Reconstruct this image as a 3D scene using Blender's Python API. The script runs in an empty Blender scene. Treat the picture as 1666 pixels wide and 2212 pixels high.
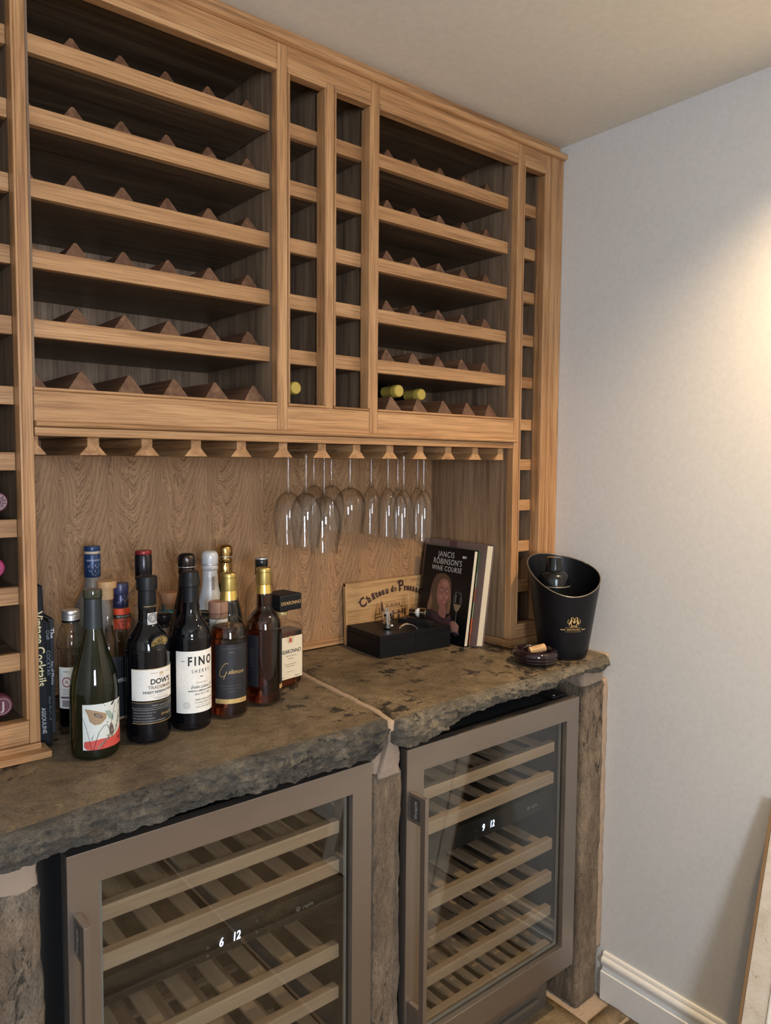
import bpy, bmesh, math, random
from mathutils import Vector, Matrix, noise
random.seed(7)
S = bpy.context.scene
COL = S.collection
R = math.radians
PI = math.pi

# ------------------------------------------------------------------ camera
FW, FH = 1666, 2212
CX, CY, CZ = -0.981, -1.3683, 1.4435
YAW, PITCH, ROLL, FPX = 0.6858, -0.0662, 0.0078, 1613.15
def make_camera():
    cy, sy, cp, sp = math.cos(YAW), math.sin(YAW), math.cos(PITCH), math.sin(PITCH)
    F = Vector((sy*cp, cy*cp, sp)); Rr = Vector((cy, -sy, 0)); U = Rr.cross(F)
    R2 = math.cos(ROLL)*Rr + math.sin(ROLL)*U; U2 = -math.sin(ROLL)*Rr + math.cos(ROLL)*U
    cam = bpy.data.cameras.new('camera'); cam.sensor_fit = 'HORIZONTAL'; cam.sensor_width = 36
    cam.lens = FPX*36/FW; cam.clip_start = 0.02
    o = bpy.data.objects.new('camera', cam); COL.objects.link(o)
    m = Matrix((R2, U2, -F)).transposed().to_4x4(); m.translation = (CX, CY, CZ)
    o.matrix_world = m; S.camera = o
make_camera()

# ------------------------------------------------------------------ world, lights, exposure
w = bpy.data.worlds.new('world'); S.world = w; w.use_nodes = True
w.node_tree.nodes['Background'].inputs[0].default_value = (0.55, 0.68, 0.9, 1)
w.node_tree.nodes['Background'].inputs[1].default_value = 0.6
S.view_settings.view_transform = 'Standard'; S.view_settings.look = 'None'
S.view_settings.exposure = 1.68; S.view_settings.gamma = 1.0
S.view_settings.use_curve_mapping = False
S.cycles.caustics_reflective = False; S.cycles.caustics_refractive = False
S.cycles.max_bounces = 12; S.cycles.transparent_max_bounces = 24; S.cycles.sample_clamp_indirect = 4
def light(kind, name, loc, energy, color, target=None, **k):
    l = bpy.data.lights.new(name, kind); l.energy = energy; l.color = color
    for a, b in k.items(): setattr(l, a, b)
    o = bpy.data.objects.new(name, l); COL.objects.link(o); o.location = loc
    if target is not None:
        o.rotation_euler = (Vector(target)-Vector(loc)).to_track_quat('-Z', 'Y').to_euler()
    return o
WARM = (1.0, 0.70, 0.39)
# ceiling downlights (their fittings are built below) and the window behind the camera
DOWN = [(0.55, -0.98, 41.0), (0.45, -2.35, 30.0), (-1.3, -2.35, 5.0)]
for x, y, e in DOWN:
    light('SPOT', 'downlight_lamp', (x, y, 2.325), e, WARM, (x, y, 0), spot_size=R(128), spot_blend=0.85, shadow_soft_size=0.03)
WIN = (-1.60, -0.98, 0.95, 2.05)    # x0, x1, z0, z1 in the wall behind the camera
YB = -3.0
light('AREA', 'daylight', ((WIN[0]+WIN[1])/2, YB-0.06, (WIN[2]+WIN[3])/2), 32.0, (0.80, 0.88, 1.0),
      ((WIN[0]+WIN[1])/2, 0, (WIN[2]+WIN[3])/2-0.2), shape='RECTANGLE', size=WIN[1]-WIN[0], size_y=WIN[3]-WIN[2])

# ------------------------------------------------------------------ material helpers
MATS = {}
class NT:
    def __init__(s, name):
        s.m = bpy.data.materials.new(name); s.m.use_nodes = True
        s.t = s.m.node_tree; s.p = s.t.nodes['Principled BSDF']; s.out = s.t.nodes['Material Output']
    def n(s, typ, **k):
        q = s.t.nodes.new(typ)
        for a, b in k.items():
            if a.startswith('_'): q.inputs[a[1:].replace('_', ' ')].default_value = b
            else: setattr(q, a, b)
        return q
    def l(s, a, b): s.t.links.new(a, b)
    def ramp(s, fac, stops, interp='LINEAR'):
        r = s.n('ShaderNodeValToRGB'); r.color_ramp.interpolation = interp
        e = r.color_ramp.elements
        while len(e) < len(stops): e.new(0.5)
        for i, (p, c) in enumerate(stops): e[i].position = p; e[i].color = tuple(c)+(1,)*(4-len(c))
        s.l(fac, r.inputs[0]); return r.outputs[0]
    def math(s, op, a, b=None):
        q = s.n('ShaderNodeMath', operation=op)
        for i, v in enumerate((a, b)):
            if v is None: continue
            if isinstance(v, (int, float)): q.inputs[i].default_value = v
            else: s.l(v, q.inputs[i])
        return q.outputs[0]
    def mix(s, fac, a, b, mode='MIX'):
        q = s.n('ShaderNodeMixRGB', blend_type=mode)
        for i, v in enumerate((fac, a, b)):
            if isinstance(v, (int, float)): q.inputs[i].default_value = v
            elif isinstance(v, tuple): q.inputs[i].default_value = v+(1,)*(4-len(v))
            else: s.l(v, q.inputs[i])
        return q.outputs[0]
    def coords(s, scale, rnd=True):
        tc = s.n('ShaderNodeTexCoord'); src = tc.outputs['Object']
        if rnd:
            oi = s.n('ShaderNodeObjectInfo'); ad = s.n('ShaderNodeVectorMath', operation='ADD')
            mu = s.math('MULTIPLY', oi.outputs['Random'], 37.0)
            s.l(src, ad.inputs[0]); s.l(mu, ad.inputs[1]); src = ad.outputs[0]
        mp = s.n('ShaderNodeMapping'); mp.inputs['Scale'].default_value = scale
        s.l(src, mp.inputs[0]); return mp.outputs[0]
    def noise(s, vec, scale=1, detail=6, rough=.55, dist=0.0):
        q = s.n('ShaderNodeTexNoise'); q.inputs['Scale'].default_value = scale
        q.inputs['Detail'].default_value = detail; q.inputs['Roughness'].default_value = rough
        q.inputs['Distortion'].default_value = dist; s.l(vec, q.inputs['Vector']); return q.outputs['Fac']
    def bump(s, h, strength=.3, dist=.002):
        b = s.n('ShaderNodeBump'); b.inputs['Strength'].default_value = strength; b.inputs['Distance'].default_value = dist
        s.l(h, b.inputs['Height']); s.l(b.outputs[0], s.p.inputs['Normal'])

def plain(name, col, rough=.5, metal=0.0, spec=.5, coat=0.0, emit=None, bump=None):
    if name in MATS: return MATS[name]
    k = NT(name); p = k.p
    p.inputs['Base Color'].default_value = tuple(col)+(1,); p.inputs['Roughness'].default_value = rough
    p.inputs['Metallic'].default_value = metal; p.inputs['Specular IOR Level'].default_value = spec
    p.inputs['Coat Weight'].default_value = coat
    if emit: p.inputs['Emission Color'].default_value = tuple(emit[:3])+(1,); p.inputs['Emission Strength'].default_value = emit[3]
    v = k.coords((1, 1, 1), False)
    nz = k.noise(v, 180 if bump is None else bump[0], 3)
    c = k.mix(nz, tuple(x*.9 for x in col), tuple(min(1, x*1.08) for x in col)); k.l(c, p.inputs['Base Color'])
    if bump: k.bump(nz, bump[1], bump[2])
    MATS[name] = k.m; return k.m

def oak(axis, tone='oak', figure=False):
    key = f'{tone}_{axis}{"_fig" if figure else ""}'
    if key in MATS: return MATS[key]
    k = NT(key)
    sc = [46, 46, 46]; sc['xyz'.index(axis)] = 2.0
    fine = [420, 420, 420]; fine['xyz'.index(axis)] = 9
    v = k.coords(tuple(sc)); vf = k.coords(tuple(fine))
    if tone == 'oak':   dark, mid, lite = (.29, .142, .058), (.45, .242, .104), (.56, .325, .152)
    elif tone == 'oakin': dark, mid, lite = (.105, .066, .040), (.200, .130, .078), (.290, .195, .120)  # same oak, darkened for the shade inside the rack
    elif tone == 'oakshade': dark, mid, lite = (.065, .040, .025), (.120, .076, .045), (.180, .118, .070)  # oak darkened further for the deep shade under the shelves
    elif tone == 'oakmid': dark, mid, lite = (.18, .110, .062), (.31, .200, .115), (.40, .270, .160)  # oak with only part of that shade put into its colour
    elif tone == 'walnut': dark, mid, lite = (.10, .046, .025), (.17, .084, .045), (.24, .125, .070)
    elif tone == 'beech': dark, mid, lite = (.56, .38, .25), (.66, .46, .31), (.72, .52, .36)
    elif tone == 'pine': dark, mid, lite = (.42, .24, .10), (.52, .31, .135), (.58, .36, .17)
    if figure:
        # cathedral figure: nested arches running up the veneer, leaf after leaf
        tc = k.n('ShaderNodeTexCoord'); sep = k.n('ShaderNodeSeparateXYZ'); k.l(tc.outputs['Object'], sep.inputs[0])
        mp = k.n('ShaderNodeMapping'); mp.inputs['Scale'].default_value = (9, 9, 3.2); k.l(tc.outputs['Object'], mp.inputs[0])
        wob = k.noise(mp.outputs[0], 1, 4, .6)
        mp2 = k.n('ShaderNodeMapping'); mp2.inputs['Scale'].default_value = (60, 60, 14); k.l(tc.outputs['Object'], mp2.inputs[0])
        wob2 = k.noise(mp2.outputs[0], 1, 3, .6)
        x = k.math('ADD', k.math('DIVIDE', sep.outputs[0], 0.118), k.math('MULTIPLY', wob, .9))
        tri = k.math('ABSOLUTE', k.math('SUBTRACT', k.math('FRACT', x), .5))
        s = k.math('SUBTRACT', k.math('MULTIPLY', sep.outputs[2], 5.0), k.math('MULTIPLY', k.math('POWER', k.math('MULTIPLY', tri, 2.0), 1.5), 1.05))
        s = k.math('ADD', s, k.math('MULTIPLY', wob, .9)); s = k.math('ADD', s, k.math('MULTIPLY', wob2, .22))
        def line(mul, sharp):
            q = k.math('ABSOLUTE', k.math('SUBTRACT', k.math('FRACT', k.math('MULTIPLY', s, mul)), .5))
            return k.math('POWER', k.math('MULTIPLY', q, 2.0), sharp)
        straight = k.noise(v, 1, 8, .65, .2)
        base_ = k.ramp(straight, [(.30, (.41, .225, .108)), (.66, (.54, .318, .158))])
        dk = k.math('MULTIPLY', k.math('ADD', k.math('MULTIPLY', line(15.0, 1.8), .66), k.math('MULTIPLY', line(4.3, 1.4), .36)), .82)
        col = k.mix(k.math('MINIMUM', dk, 1.0), base_, (.105, .050, .021))
    else:
        g = k.noise(v, 1, 8, .62, .7)
        vb = k.coords(tuple(a*.22 for a in sc)); broad = k.noise(vb, 1, 3, .5, 1.2)
        g = k.math('ADD', k.math('MULTIPLY', g, .7), k.math('MULTIPLY', broad, .3))
        col = k.ramp(g, [(.36, dark), (.50, mid), (.62, lite)])
    pores = k.noise(vf, 1, 2, .5)
    pm = k.ramp(pores, [(.38, (.42, .36, .32)), (.50, (1, 1, 1))])
    col = k.mix(.2 if (tone == 'beech' or figure) else .5, col, pm, 'MULTIPLY')
    k.l(col, k.p.inputs['Base Color']); k.p.inputs['Roughness'].default_value = .42 if tone != 'oakin' else .6
    k.p.inputs['Specular IOR Level'].default_value = .4
    k.bump(pores, .25, .0008)
    MATS[key] = k.m; return k.m

def stone(name, c1, c2, c3, fleck, rough=.75, bumpd=.006, scale=1.0, vertical=False, fleckamt=.33):
    if name in MATS: return MATS[name]
    k = NT(name); tc = k.coords((1, 1, .35) if vertical else (1, 1, 1), False)
    a = k.noise(tc, 5*scale, 8, .6, .8); b = k.noise(tc, 34*scale, 8, .65, .3); c = k.noise(tc, 210*scale, 4, .6)
    g = k.math('ADD', k.math('MULTIPLY', a, .55), k.math('MULTIPLY', b, .45))
    col = k.ramp(g, [(.34, c1), (.50, c2), (.66, c3)])
    col = k.mix(.55, col, k.ramp(c, [(.36, (.42, .40, .38)), (.60, (1.15, 1.13, 1.10))]), 'MULTIPLY')
    d = k.noise(tc, 22*scale, 9, .75, .4); e = k.noise(tc, 3.3*scale, 2, .5)
    f = k.math('ADD', d, k.math('MULTIPLY', k.math('SUBTRACT', e, .5), .5))
    fm = k.ramp(f, [(fleckamt-.03, (1, 1, 1)), (fleckamt+.02, (0, 0, 0))])
    col = k.mix(fm, col, fleck)
    lt = k.noise(tc, 26*scale, 5, .7, 1.5); lm = k.ramp(lt, [(.68, (0, 0, 0)), (.74, (.5, .5, .5))])
    col = k.mix(lm, col, tuple(min(1, x*1.7) for x in c3))
    k.l(col, k.p.inputs['Base Color']); k.p.inputs['Roughness'].default_value = rough
    h = k.math('ADD', k.math('MULTIPLY', b, .7), k.math('MULTIPLY', c, .4)); k.bump(h, .9, bumpd)
    MATS[name] = k.m; return k.m

def schlick(k, refl, f0=.042):
    lw = k.n('ShaderNodeLayerWeight'); lw.inputs['Blend'].default_value = .5
    f5 = k.math('POWER', lw.outputs['Facing'], 5.0)
    return k.math('MINIMUM', k.math('MULTIPLY', k.math('ADD', k.math('MULTIPLY', f5, 1-f0), f0), refl), 1.0)
def thin_glass(name, tint=(1, 1, 1), refl=1.0, ior=1.45, rough=0.0):
    if name in MATS: return MATS[name]
    k = NT(name); k.t.nodes.remove(k.p)
    tr = k.n('ShaderNodeBsdfTransparent'); tr.inputs[0].default_value = tuple(tint)+(1,)
    gl = k.n('ShaderNodeBsdfGlossy'); gl.inputs['Roughness'].default_value = rough
    f = schlick(k, refl)
    mx = k.n('ShaderNodeMixShader'); k.l(f, mx.inputs[0]); k.l(tr.outputs[0], mx.inputs[1]); k.l(gl.outputs[0], mx.inputs[2])
    k.l(mx.outputs[0], k.out.inputs[0]); MATS[name] = k.m; return k.m

def edge_glass(name, tint=(1, 1, 1), edge=(.5, .5, .5), amt=.6, refl=1.0, ior=1.45):
    """drinking / bottle glass: clear face on, darker where the wall is seen edge on"""
    if name in MATS: return MATS[name]
    k = NT(name); k.t.nodes.remove(k.p)
    lw = k.n('ShaderNodeLayerWeight'); lw.inputs['Blend'].default_value = .25
    col = k.mix(k.math('MULTIPLY', lw.outputs['Facing'], amt), tuple(tint), tuple(edge))
    tr = k.n('ShaderNodeBsdfTransparent'); k.l(col, tr.inputs[0])
    gl = k.n('ShaderNodeBsdfGlossy'); gl.inputs['Roughness'].default_value = .02
    f = schlick(k, refl)
    mx = k.n('ShaderNodeMixShader'); k.l(f, mx.inputs[0]); k.l(tr.outputs[0], mx.inputs[1]); k.l(gl.outputs[0], mx.inputs[2])
    k.l(mx.outputs[0], k.out.inputs[0]); MATS[name] = k.m; return k.m

def liquid(name, col, ior=1.36):
    if name in MATS: return MATS[name]
    k = NT(name); p = k.p; p.inputs['Base Color'].default_value = tuple(col)+(1,)
    p.inputs['Roughness'].default_value = .02; p.inputs['Transmission Weight'].default_value = 1; p.inputs['IOR'].default_value = ior
    MATS[name] = k.m; return k.m

OAKX, OAKZ, OAKY = oak('x'), oak('z'), oak('y')
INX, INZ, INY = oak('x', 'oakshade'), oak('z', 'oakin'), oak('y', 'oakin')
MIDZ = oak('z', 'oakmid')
WALY, BEEX, BEEY, PINX = oak('y', 'walnut'), oak('x', 'beech'), oak('y', 'beech'), oak('x', 'pine')
FIG = oak('z', 'oakin', True)
INK = plain('black_ink', (.012, .012, .012), .6)
PAPER = plain('label_paper', (.80, .78, .72), .6)
BLKPAPER = plain('black_label_paper', (.012, .013, .016), .45)
GOLD = plain('gold_foil', (.80, .52, .16), .3, 1.0)
GOLDCAP = plain('satin_gold_cap', (.50, .37, .12), .38, .85)
GOLDINK = plain('gold_ink', (.62, .43, .17), .4, .3)
BLKMAT = plain('matt_black_capsule', (.006, .007, .009), .45, 0, .3)
BLKGLOSS = plain('black_bottle_glass', (.002, .0025, .004), .035, 0, .5, 0)
SILVER = plain('silver_metal', (.78, .78, .78), .34, .85)
CHROME = plain('chrome', (.72, .70, .68), .08, 1.0)
CORK = plain('cork', (.52, .33, .17), .8, 0, .3, 0, None, (260, .5, .002))
WHITEPAINT = plain('white_gloss_paint', (.80, .79, .75), .35)

# ------------------------------------------------------------------ mesh helpers
class MB:
    def __init__(s): s.v = []; s.f = []; s.mi = []
    def add(s, vs, fs, mi=0):
        b = len(s.v); s.v += [tuple(p) for p in vs]
        s.f += [tuple(b+i for i in f) for f in fs]; s.mi += [mi]*len(fs); return s
    def box(s, x0, x1, y0, y1, z0, z1, mi=0):
        return s.add([(x0, y0, z0), (x1, y0, z0), (x1, y1, z0), (x0, y1, z0), (x0, y0, z1), (x1, y0, z1), (x1, y1, z1), (x0, y1, z1)],
              [(0, 3, 2, 1), (4, 5, 6, 7), (0, 1, 5, 4), (1, 2, 6, 5), (2, 3, 7, 6), (3, 0, 4, 7)], mi)
    def prism(s, poly, axis, a, b, mi=0):
        """extrude a 2D polygon (in the other two axes, in xyz order) along axis from a to b"""
        n = len(poly); vs = []
        for t in (a, b):
            for p, q in poly:
                vs.append({'x': (t, p, q), 'y': (p, t, q), 'z': (p, q, t)}[axis])
        fs = [tuple(range(n))[::-1], tuple(range(n, 2*n))]
        fs += [(i, (i+1) % n, n+(i+1) % n, n+i) for i in range(n)]
        return s.add(vs, fs, mi)
    def lathe(s, prof, seg=40, mi=0, c=(0, 0, 0), cap0=True, cap1=True, sx=1, sy=1, fn=None):
        vs = []; fs = []; n = len(prof)
        for (r, z) in prof:
            for j in range(seg):
                a = 2*PI*j/seg; rr = r
                if fn: rr = fn(r, z, a)
                vs.append((c[0]+rr*math.cos(a)*sx, c[1]+rr*math.sin(a)*sy, c[2]+z))
        for i in range(n-1):
            for j in range(seg):
                j2 = (j+1) % seg; fs.append((i*seg+j, i*seg+j2, (i+1)*seg+j2, (i+1)*seg+j))
        if cap0: fs.append(tuple(range(seg))[::-1])
        if cap1: fs.append(tuple((n-1)*seg+j for j in range(seg)))
        return s.add(vs, fs, mi)
    def tube(s, pts, r, seg=8, mi=0):
        pts = [Vector(p) for p in pts]; vs = []; fs = []; n = len(pts)
        for i, p in enumerate(pts):
            d = (pts[min(i+1, n-1)]-pts[max(i-1, 0)]).normalized()
            u = d.cross(Vector((0, 0, 1)));
            if u.length < 1e-4: u = d.cross(Vector((1, 0, 0)))
            u.normalize(); v2 = d.cross(u)
            for j in range(seg):
                a = 2*PI*j/seg; vs.append(p+(u*math.cos(a)+v2*math.sin(a))*r)
        for i in range(n-1):
            for j in range(seg):
                j2 = (j+1) % seg; fs.append((i*seg+j, i*seg+j2, (i+1)*seg+j2, (i+1)*seg+j))
        fs.append(tuple(range(seg))[::-1]); fs.append(tuple((n-1)*seg+j for j in range(seg)))
        return s.add(vs, fs, mi)
    def mesh(s, name):
        m = bpy.data.meshes.new(name); m.from_pydata([tuple(v) for v in s.v], [], s.f)
        for i, p in enumerate(m.polygons): p.material_index = s.mi[i]
        m.update(); return m

OFF = {}   # world offset of every parent, so that children can be written in world coordinates
def link(name, mesh, mats, parent=None, world=True, smooth=False, bevel=0, fixn=True, seg=2):
    for m in (mats if isinstance(mats, (list, tuple)) else [mats]): mesh.materials.append(m)
    if fixn:
        bm = bmesh.new(); bm.from_mesh(mesh); bmesh.ops.recalc_face_normals(bm, faces=bm.faces); bm.to_mesh(mesh); bm.free()
    if smooth:
        for p in mesh.polygons: p.use_smooth = True
        if smooth == 'auto':
            try: mesh.set_sharp_from_angle(angle=R(40))
            except Exception: pass
    o = bpy.data.objects.new(name, mesh); COL.objects.link(o)
    if bevel:
        b = o.modifiers.new('bevel', 'BEVEL'); b.width = bevel; b.segments = seg; b.limit_method = 'ANGLE'; b.angle_limit = R(35)
    if parent is not None:
        o.parent = parent
        if world:
            po = OFF.get(parent.name, Vector((0, 0, 0))); o.location = -po; OFF[o.name] = Vector((0, 0, 0))
    else: OFF[o.name] = Vector((0, 0, 0))
    return o
def obj(name, mb, mats, parent=None, **k): return link(name, mb.mesh(name), mats, parent, **k)
def box(name, x0, x1, y0, y1, z0, z1, mat, parent=None, bevel=.0012, **k):
    return obj(name, MB().box(x0, x1, y0, y1, z0, z1), mat, parent, bevel=bevel, **k)
def tag(o, label=None, cat=None, group=None, kind=None):
    if label: o['label'] = label
    if cat: o['category'] = cat
    if group: o['group'] = group
    if kind: o['kind'] = kind
    return o
def thing(name, loc, label, cat, group=None, rz=0):
    o = bpy.data.objects.new(name, None); COL.objects.link(o); o.location = loc; o.rotation_euler = (0, 0, rz)
    o.empty_display_size = .02; OFF[o.name] = Vector(loc)
    return tag(o, label, cat, group)
def copy_tree(o, parent=None):
    c = o.copy(); COL.objects.link(c); c.parent = parent
    for ch in list(o.children): copy_tree(ch, c)
    return c

# text as flat meshes -------------------------------------------------
def text_geo(s, size, offset=0.0, shear=0.0, sx=1.0, space=1.0, align='CENTER'):
    cu = bpy.data.curves.new('t', 'FONT'); cu.body = s; cu.size = size; cu.offset = offset; cu.shear = shear
    cu.align_x = align; cu.align_y = 'CENTER'; cu.space_character = space; cu.resolution_u = 3
    ob = bpy.data.objects.new('t', cu); COL.objects.link(ob)
    dg = bpy.context.evaluated_depsgraph_get(); me = bpy.data.meshes.new_from_object(ob.evaluated_get(dg))
    vs = [(v.co.x*sx, v.co.y) for v in me.vertices]; fs = [tuple(p.vertices) for p in me.polygons]
    bpy.data.objects.remove(ob); bpy.data.curves.remove(cu); bpy.data.meshes.remove(me)
    return vs, fs
def stroke_geo(pts, wd):
    vs = []; fs = []; n = len(pts)
    for i, (x, y) in enumerate(pts):
        a = pts[max(i-1, 0)]; b = pts[min(i+1, n-1)]; dx, dy = b[0]-a[0], b[1]-a[1]; L = math.hypot(dx, dy) or 1
        vs += [(x-dy/L*wd/2, y+dx/L*wd/2), (x+dy/L*wd/2, y-dx/L*wd/2)]
    fs = [(2*i, 2*i+1, 2*i+3, 2*i+2) for i in range(n-1)]
    return vs, fs
def ell_geo(cx, cy, rx, ry, n=20, rot=0, hole=0):
    vs = [];
    for k in range(n):
        a = 2*PI*k/n; x, y = rx*math.cos(a), ry*math.sin(a)
        vs.append((cx+x*math.cos(rot)-y*math.sin(rot), cy+x*math.sin(rot)+y*math.cos(rot)))
    if not hole: return vs, [tuple(range(n))]
    for k in range(n):
        a = 2*PI*k/n; x, y = rx*hole*math.cos(a), ry*hole*math.sin(a)
        vs.append((cx+x*math.cos(rot)-y*math.sin(rot), cy+x*math.sin(rot)+y*math.cos(rot)))
    return vs, [(k, (k+1) % n, n+(k+1) % n, n+k) for k in range(n)]
def rect_geo(x0, x1, y0, y1, nx=1):
    vs = []; fs = []
    for i in range(nx+1):
        x = x0+(x1-x0)*i/nx; vs += [(x, y0), (x, y1)]
    for i in range(nx): fs.append((2*i, 2*i+2, 2*i+3, 2*i+1))
    return vs, fs
def poly_geo(pts): return list(pts), [tuple(range(len(pts)))]
def slice_geo(vs, fs, step):
    xs = [v[0] for v in vs]
    if not fs or max(max(vs[i][0] for i in f)-min(vs[i][0] for i in f) for f in fs) < step*1.2: return vs, fs
    bm = bmesh.new(); bv = [bm.verts.new((x, y, 0)) for x, y in vs]
    for f in fs:
        try: bm.faces.new([bv[i] for i in f])
        except ValueError: pass
    k0, k1 = math.ceil(min(xs)/step), math.floor(max(xs)/step)
    for k in range(k0, k1+1):
        bmesh.ops.bisect_plane(bm, geom=bm.verts[:]+bm.edges[:]+bm.faces[:], plane_co=(k*step+1e-6, 0, 0), plane_no=(1, 0, 0))
    bm.verts.ensure_lookup_table(); bm.verts.index_update()
    a = [(v.co.x, v.co.y) for v in bm.verts]; b = [tuple(v.index for v in f.verts) for f in bm.faces]; bm.free(); return a, b
class Print:
    """2D print collected in (x, y) metres, then wrapped on a cylinder or laid on a plane"""
    def __init__(s): s.items = []
    def t(s, txt, x, y, size, mi=0, rot=0, **k):
        vs, fs = text_geo(txt, size, **k); c, q = math.cos(rot), math.sin(rot)
        s.items.append(([(x+a*c-b*q, y+a*q+b*c) for a, b in vs], fs, mi)); return s
    def g(s, geo, mi=0): s.items.append((geo[0], geo[1], mi)); return s
    def wrap(s, name, mats, parent, r, zoff=0, phi=0, lift=.0009, rfn=None):
        mb = MB()
        for idx, (vs, fs, mi) in enumerate(s.items):
            out = []; vs, fs = slice_geo(vs, fs, .16*r)
            for x, y in vs:
                rr = (rfn(zoff+y) if rfn else r); a = phi+x/rr; rr += lift+idx*.000012
                out.append((rr*math.sin(a), -rr*math.cos(a), zoff+y))
            mb.add(out, fs, mi)
        return obj(name, mb, mats, parent, world=False, fixn=False)
    def flat(s, name, mats, parent, M, world=False):
        mb = MB()
        for i_, (vs, fs, mi) in enumerate(s.items): mb.add([M @ Vector((x, y, i_*.000012)) for x, y in vs], fs, mi)
        return obj(name, mb, mats, parent, world=world, fixn=False)
def wrap_patch(name, r, z0, z1, a0, a1, mat, parent, n=28, th=.0005, rfn=None, nz=1):
    mb = MB(); vs = []; fs = []
    for i in range(n+1):
        a = a0+(a1-a0)*i/n
        for j in range(nz+1):
            z = z0+(z1-z0)*j/nz; rr = (rfn(z) if rfn else r)+th
            vs.append((rr*math.sin(a), -rr*math.cos(a), z))
    for i in range(n):
        for j in range(nz):
            p = i*(nz+1)+j; fs.append((p, p+nz+1, p+nz+2, p+1))
    mb.add(vs, fs); return obj(name, mb, mat, parent, world=False, smooth=True, fixn=False)

# ================================================================== ROOM
ZF, ZC, XW, YW = -.055, 2.3363, .782, .345
XL = -2.4
PAINT = plain('wall_paint', (.69, .69, .67), .62, 0, .35, 0, None, (90, .12, .001))
CEIL = plain('ceiling_paint', (.75, .71, .62), .8, 0, .3, 0, None, (60, .1, .001))
def struct(name, mb, mat, parent=None, **k):
    o = obj(name, mb, mat, parent, **k)
    if parent is None: tag(o, kind='structure')
    return o
struct('wall_right', MB().box(XW, XW+.1, YB, YW+.1, ZF-.1, ZC+.08), PAINT)
struct('wall_back', MB().box(XL, XW, YW, YW+.1, ZF-.1, ZC+.08), PAINT)
struct('wall_left', MB().box(XL-.1, XL, YB, YW+.1, ZF-.1, ZC+.08), PAINT)
x0, x1, z0, z1 = WIN
struct('wall_front', MB().box(XL-.1, x0, YB-.12, YB, ZF-.1, ZC+.08).box(x1, XW+.1, YB-.12, YB, ZF-.1, ZC+.08).box(x0, x1, YB-.12, YB, ZF-.1, z0).box(x0, x1, YB-.12, YB, z1, ZC+.08), PAINT)
struct('ceiling', MB().box(XL, XW, YB, YW, ZC, ZC+.08), CEIL)
fl = struct('floor', MB().box(XL, XW, YB, YW, ZF-.1, ZF-.004), plain('floor_mortar', (.42, .33, .25), .85, 0, .3, 0, None, (140, .8, .004)))
wi = struct('window_1', MB().box(x0, x1, YB-.05, YB-.02, z0, z0+.05).box(x0, x1, YB-.05, YB-.02, z1-.05, z1).box(x0, x0+.05, YB-.05, YB-.02, z0, z1)
       .box(x1-.05, x1, YB-.05, YB-.02, z0, z1).box((x0+x1)/2-.02, (x0+x1)/2+.02, YB-.05, YB-.02, z0, z1).box(x0, x1, YB-.05, YB-.02, 1.6, 1.63), WHITEPAINT)
struct('window_pane', MB().box(x0+.01, x1-.01, YB-.038, YB-.034, z0+.01, z1-.01), thin_glass('window_glass', (.97, .98, 1), 1), wi)
struct('window_sill', MB().box(x0-.05, x1+.05, YB-.02, YB+.10, z0-.03, z0), WHITEPAINT, wi)
# flagstones
FLAG = stone('flagstone', (.10, .07, .04), (.20, .15, .085), (.30, .23, .14), (.05, .045, .035), .5, .004, .8)
def rock_box(x0, x1, y0, y1, z0, z1, step=.012, amp=.004, rnd=.012, seed=0, freq=9, keep=()):
    bm = bmesh.new(); L = (x1-x0, y1-y0, z1-z0); N = [max(1, round(l/step)) for l in L]; N = [min(n, 70) for n in N]
    vm = {}
    def vert(i, j, k):
        q = (i, j, k)
        if q not in vm: vm[q] = bm.verts.new((x0+L[0]*i/N[0], y0+L[1]*j/N[1], z0+L[2]*k/N[2]))
        return vm[q]
    for a, b, c in ((0, 1, 2), (1, 2, 0), (0, 2, 1)):
        for side in (0, N[c]):
            for i in range(N[a]):
                for j in range(N[b]):
                    qs = []
                    for di, dj in ((0, 0), (1, 0), (1, 1), (0, 1)):
                        q = [0, 0, 0]; q[a] = i+di; q[b] = j+dj; q[c] = side; qs.append(vert(*q))
                    bm.faces.new(qs)
    bmesh.ops.recalc_face_normals(bm, faces=bm.faces)
    cen = Vector(((x0+x1)/2, (y0+y1)/2, (z0+z1)/2)); lo = Vector((x0, y0, z0)); hi = Vector((x1, y1, z1))
    for v in bm.verts:
        p = v.co.copy(); q = Vector([min(max(p[i], lo[i]+rnd), hi[i]-rnd) for i in range(3)])
        d = p-q
        if d.length > rnd: p = q+d.normalized()*rnd
        sh = Vector((seed*3.1, seed*1.7, seed))
        n1 = noise.fractal(p*freq+sh, .9, 2.1, 4); n2 = noise.fractal(p*freq*6+sh, .8, 2.2, 3)
        dirn = d.normalized() if d.length > 1e-6 else Vector((0, 0, 0))
        v.co = p+dirn*(n1*amp+n2*amp*.35)
    m = bpy.data.meshes.new('rock'); bm.to_mesh(m); bm.free(); return m
FSX = [(-1.9, -1.15), (-1.14, -.52), (-.51, .10), (.11, .60), (.61, .775)]
for r_, (ya, yb) in enumerate(((-1.05, -.30), (-1.8, -1.06), (-2.6, -1.81))):
    for c_, (xa, xb) in enumerate(FSX):
        f = link('flagstone', rock_box(xa, xb, ya, yb, ZF-.03, ZF+.0025, .05, .002, .006, r_*7+c_), FLAG, fl, smooth=True)
for xa, xb, ya, yb in ((.12, .655, -.292, -.10), (.66, .775, -.292, -.235)):
    link('flagstone', rock_box(xa, xb, ya, yb, ZF-.03, ZF+.0025, .03, .002, .006, xa*9), FLAG, fl, smooth=True)
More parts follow.
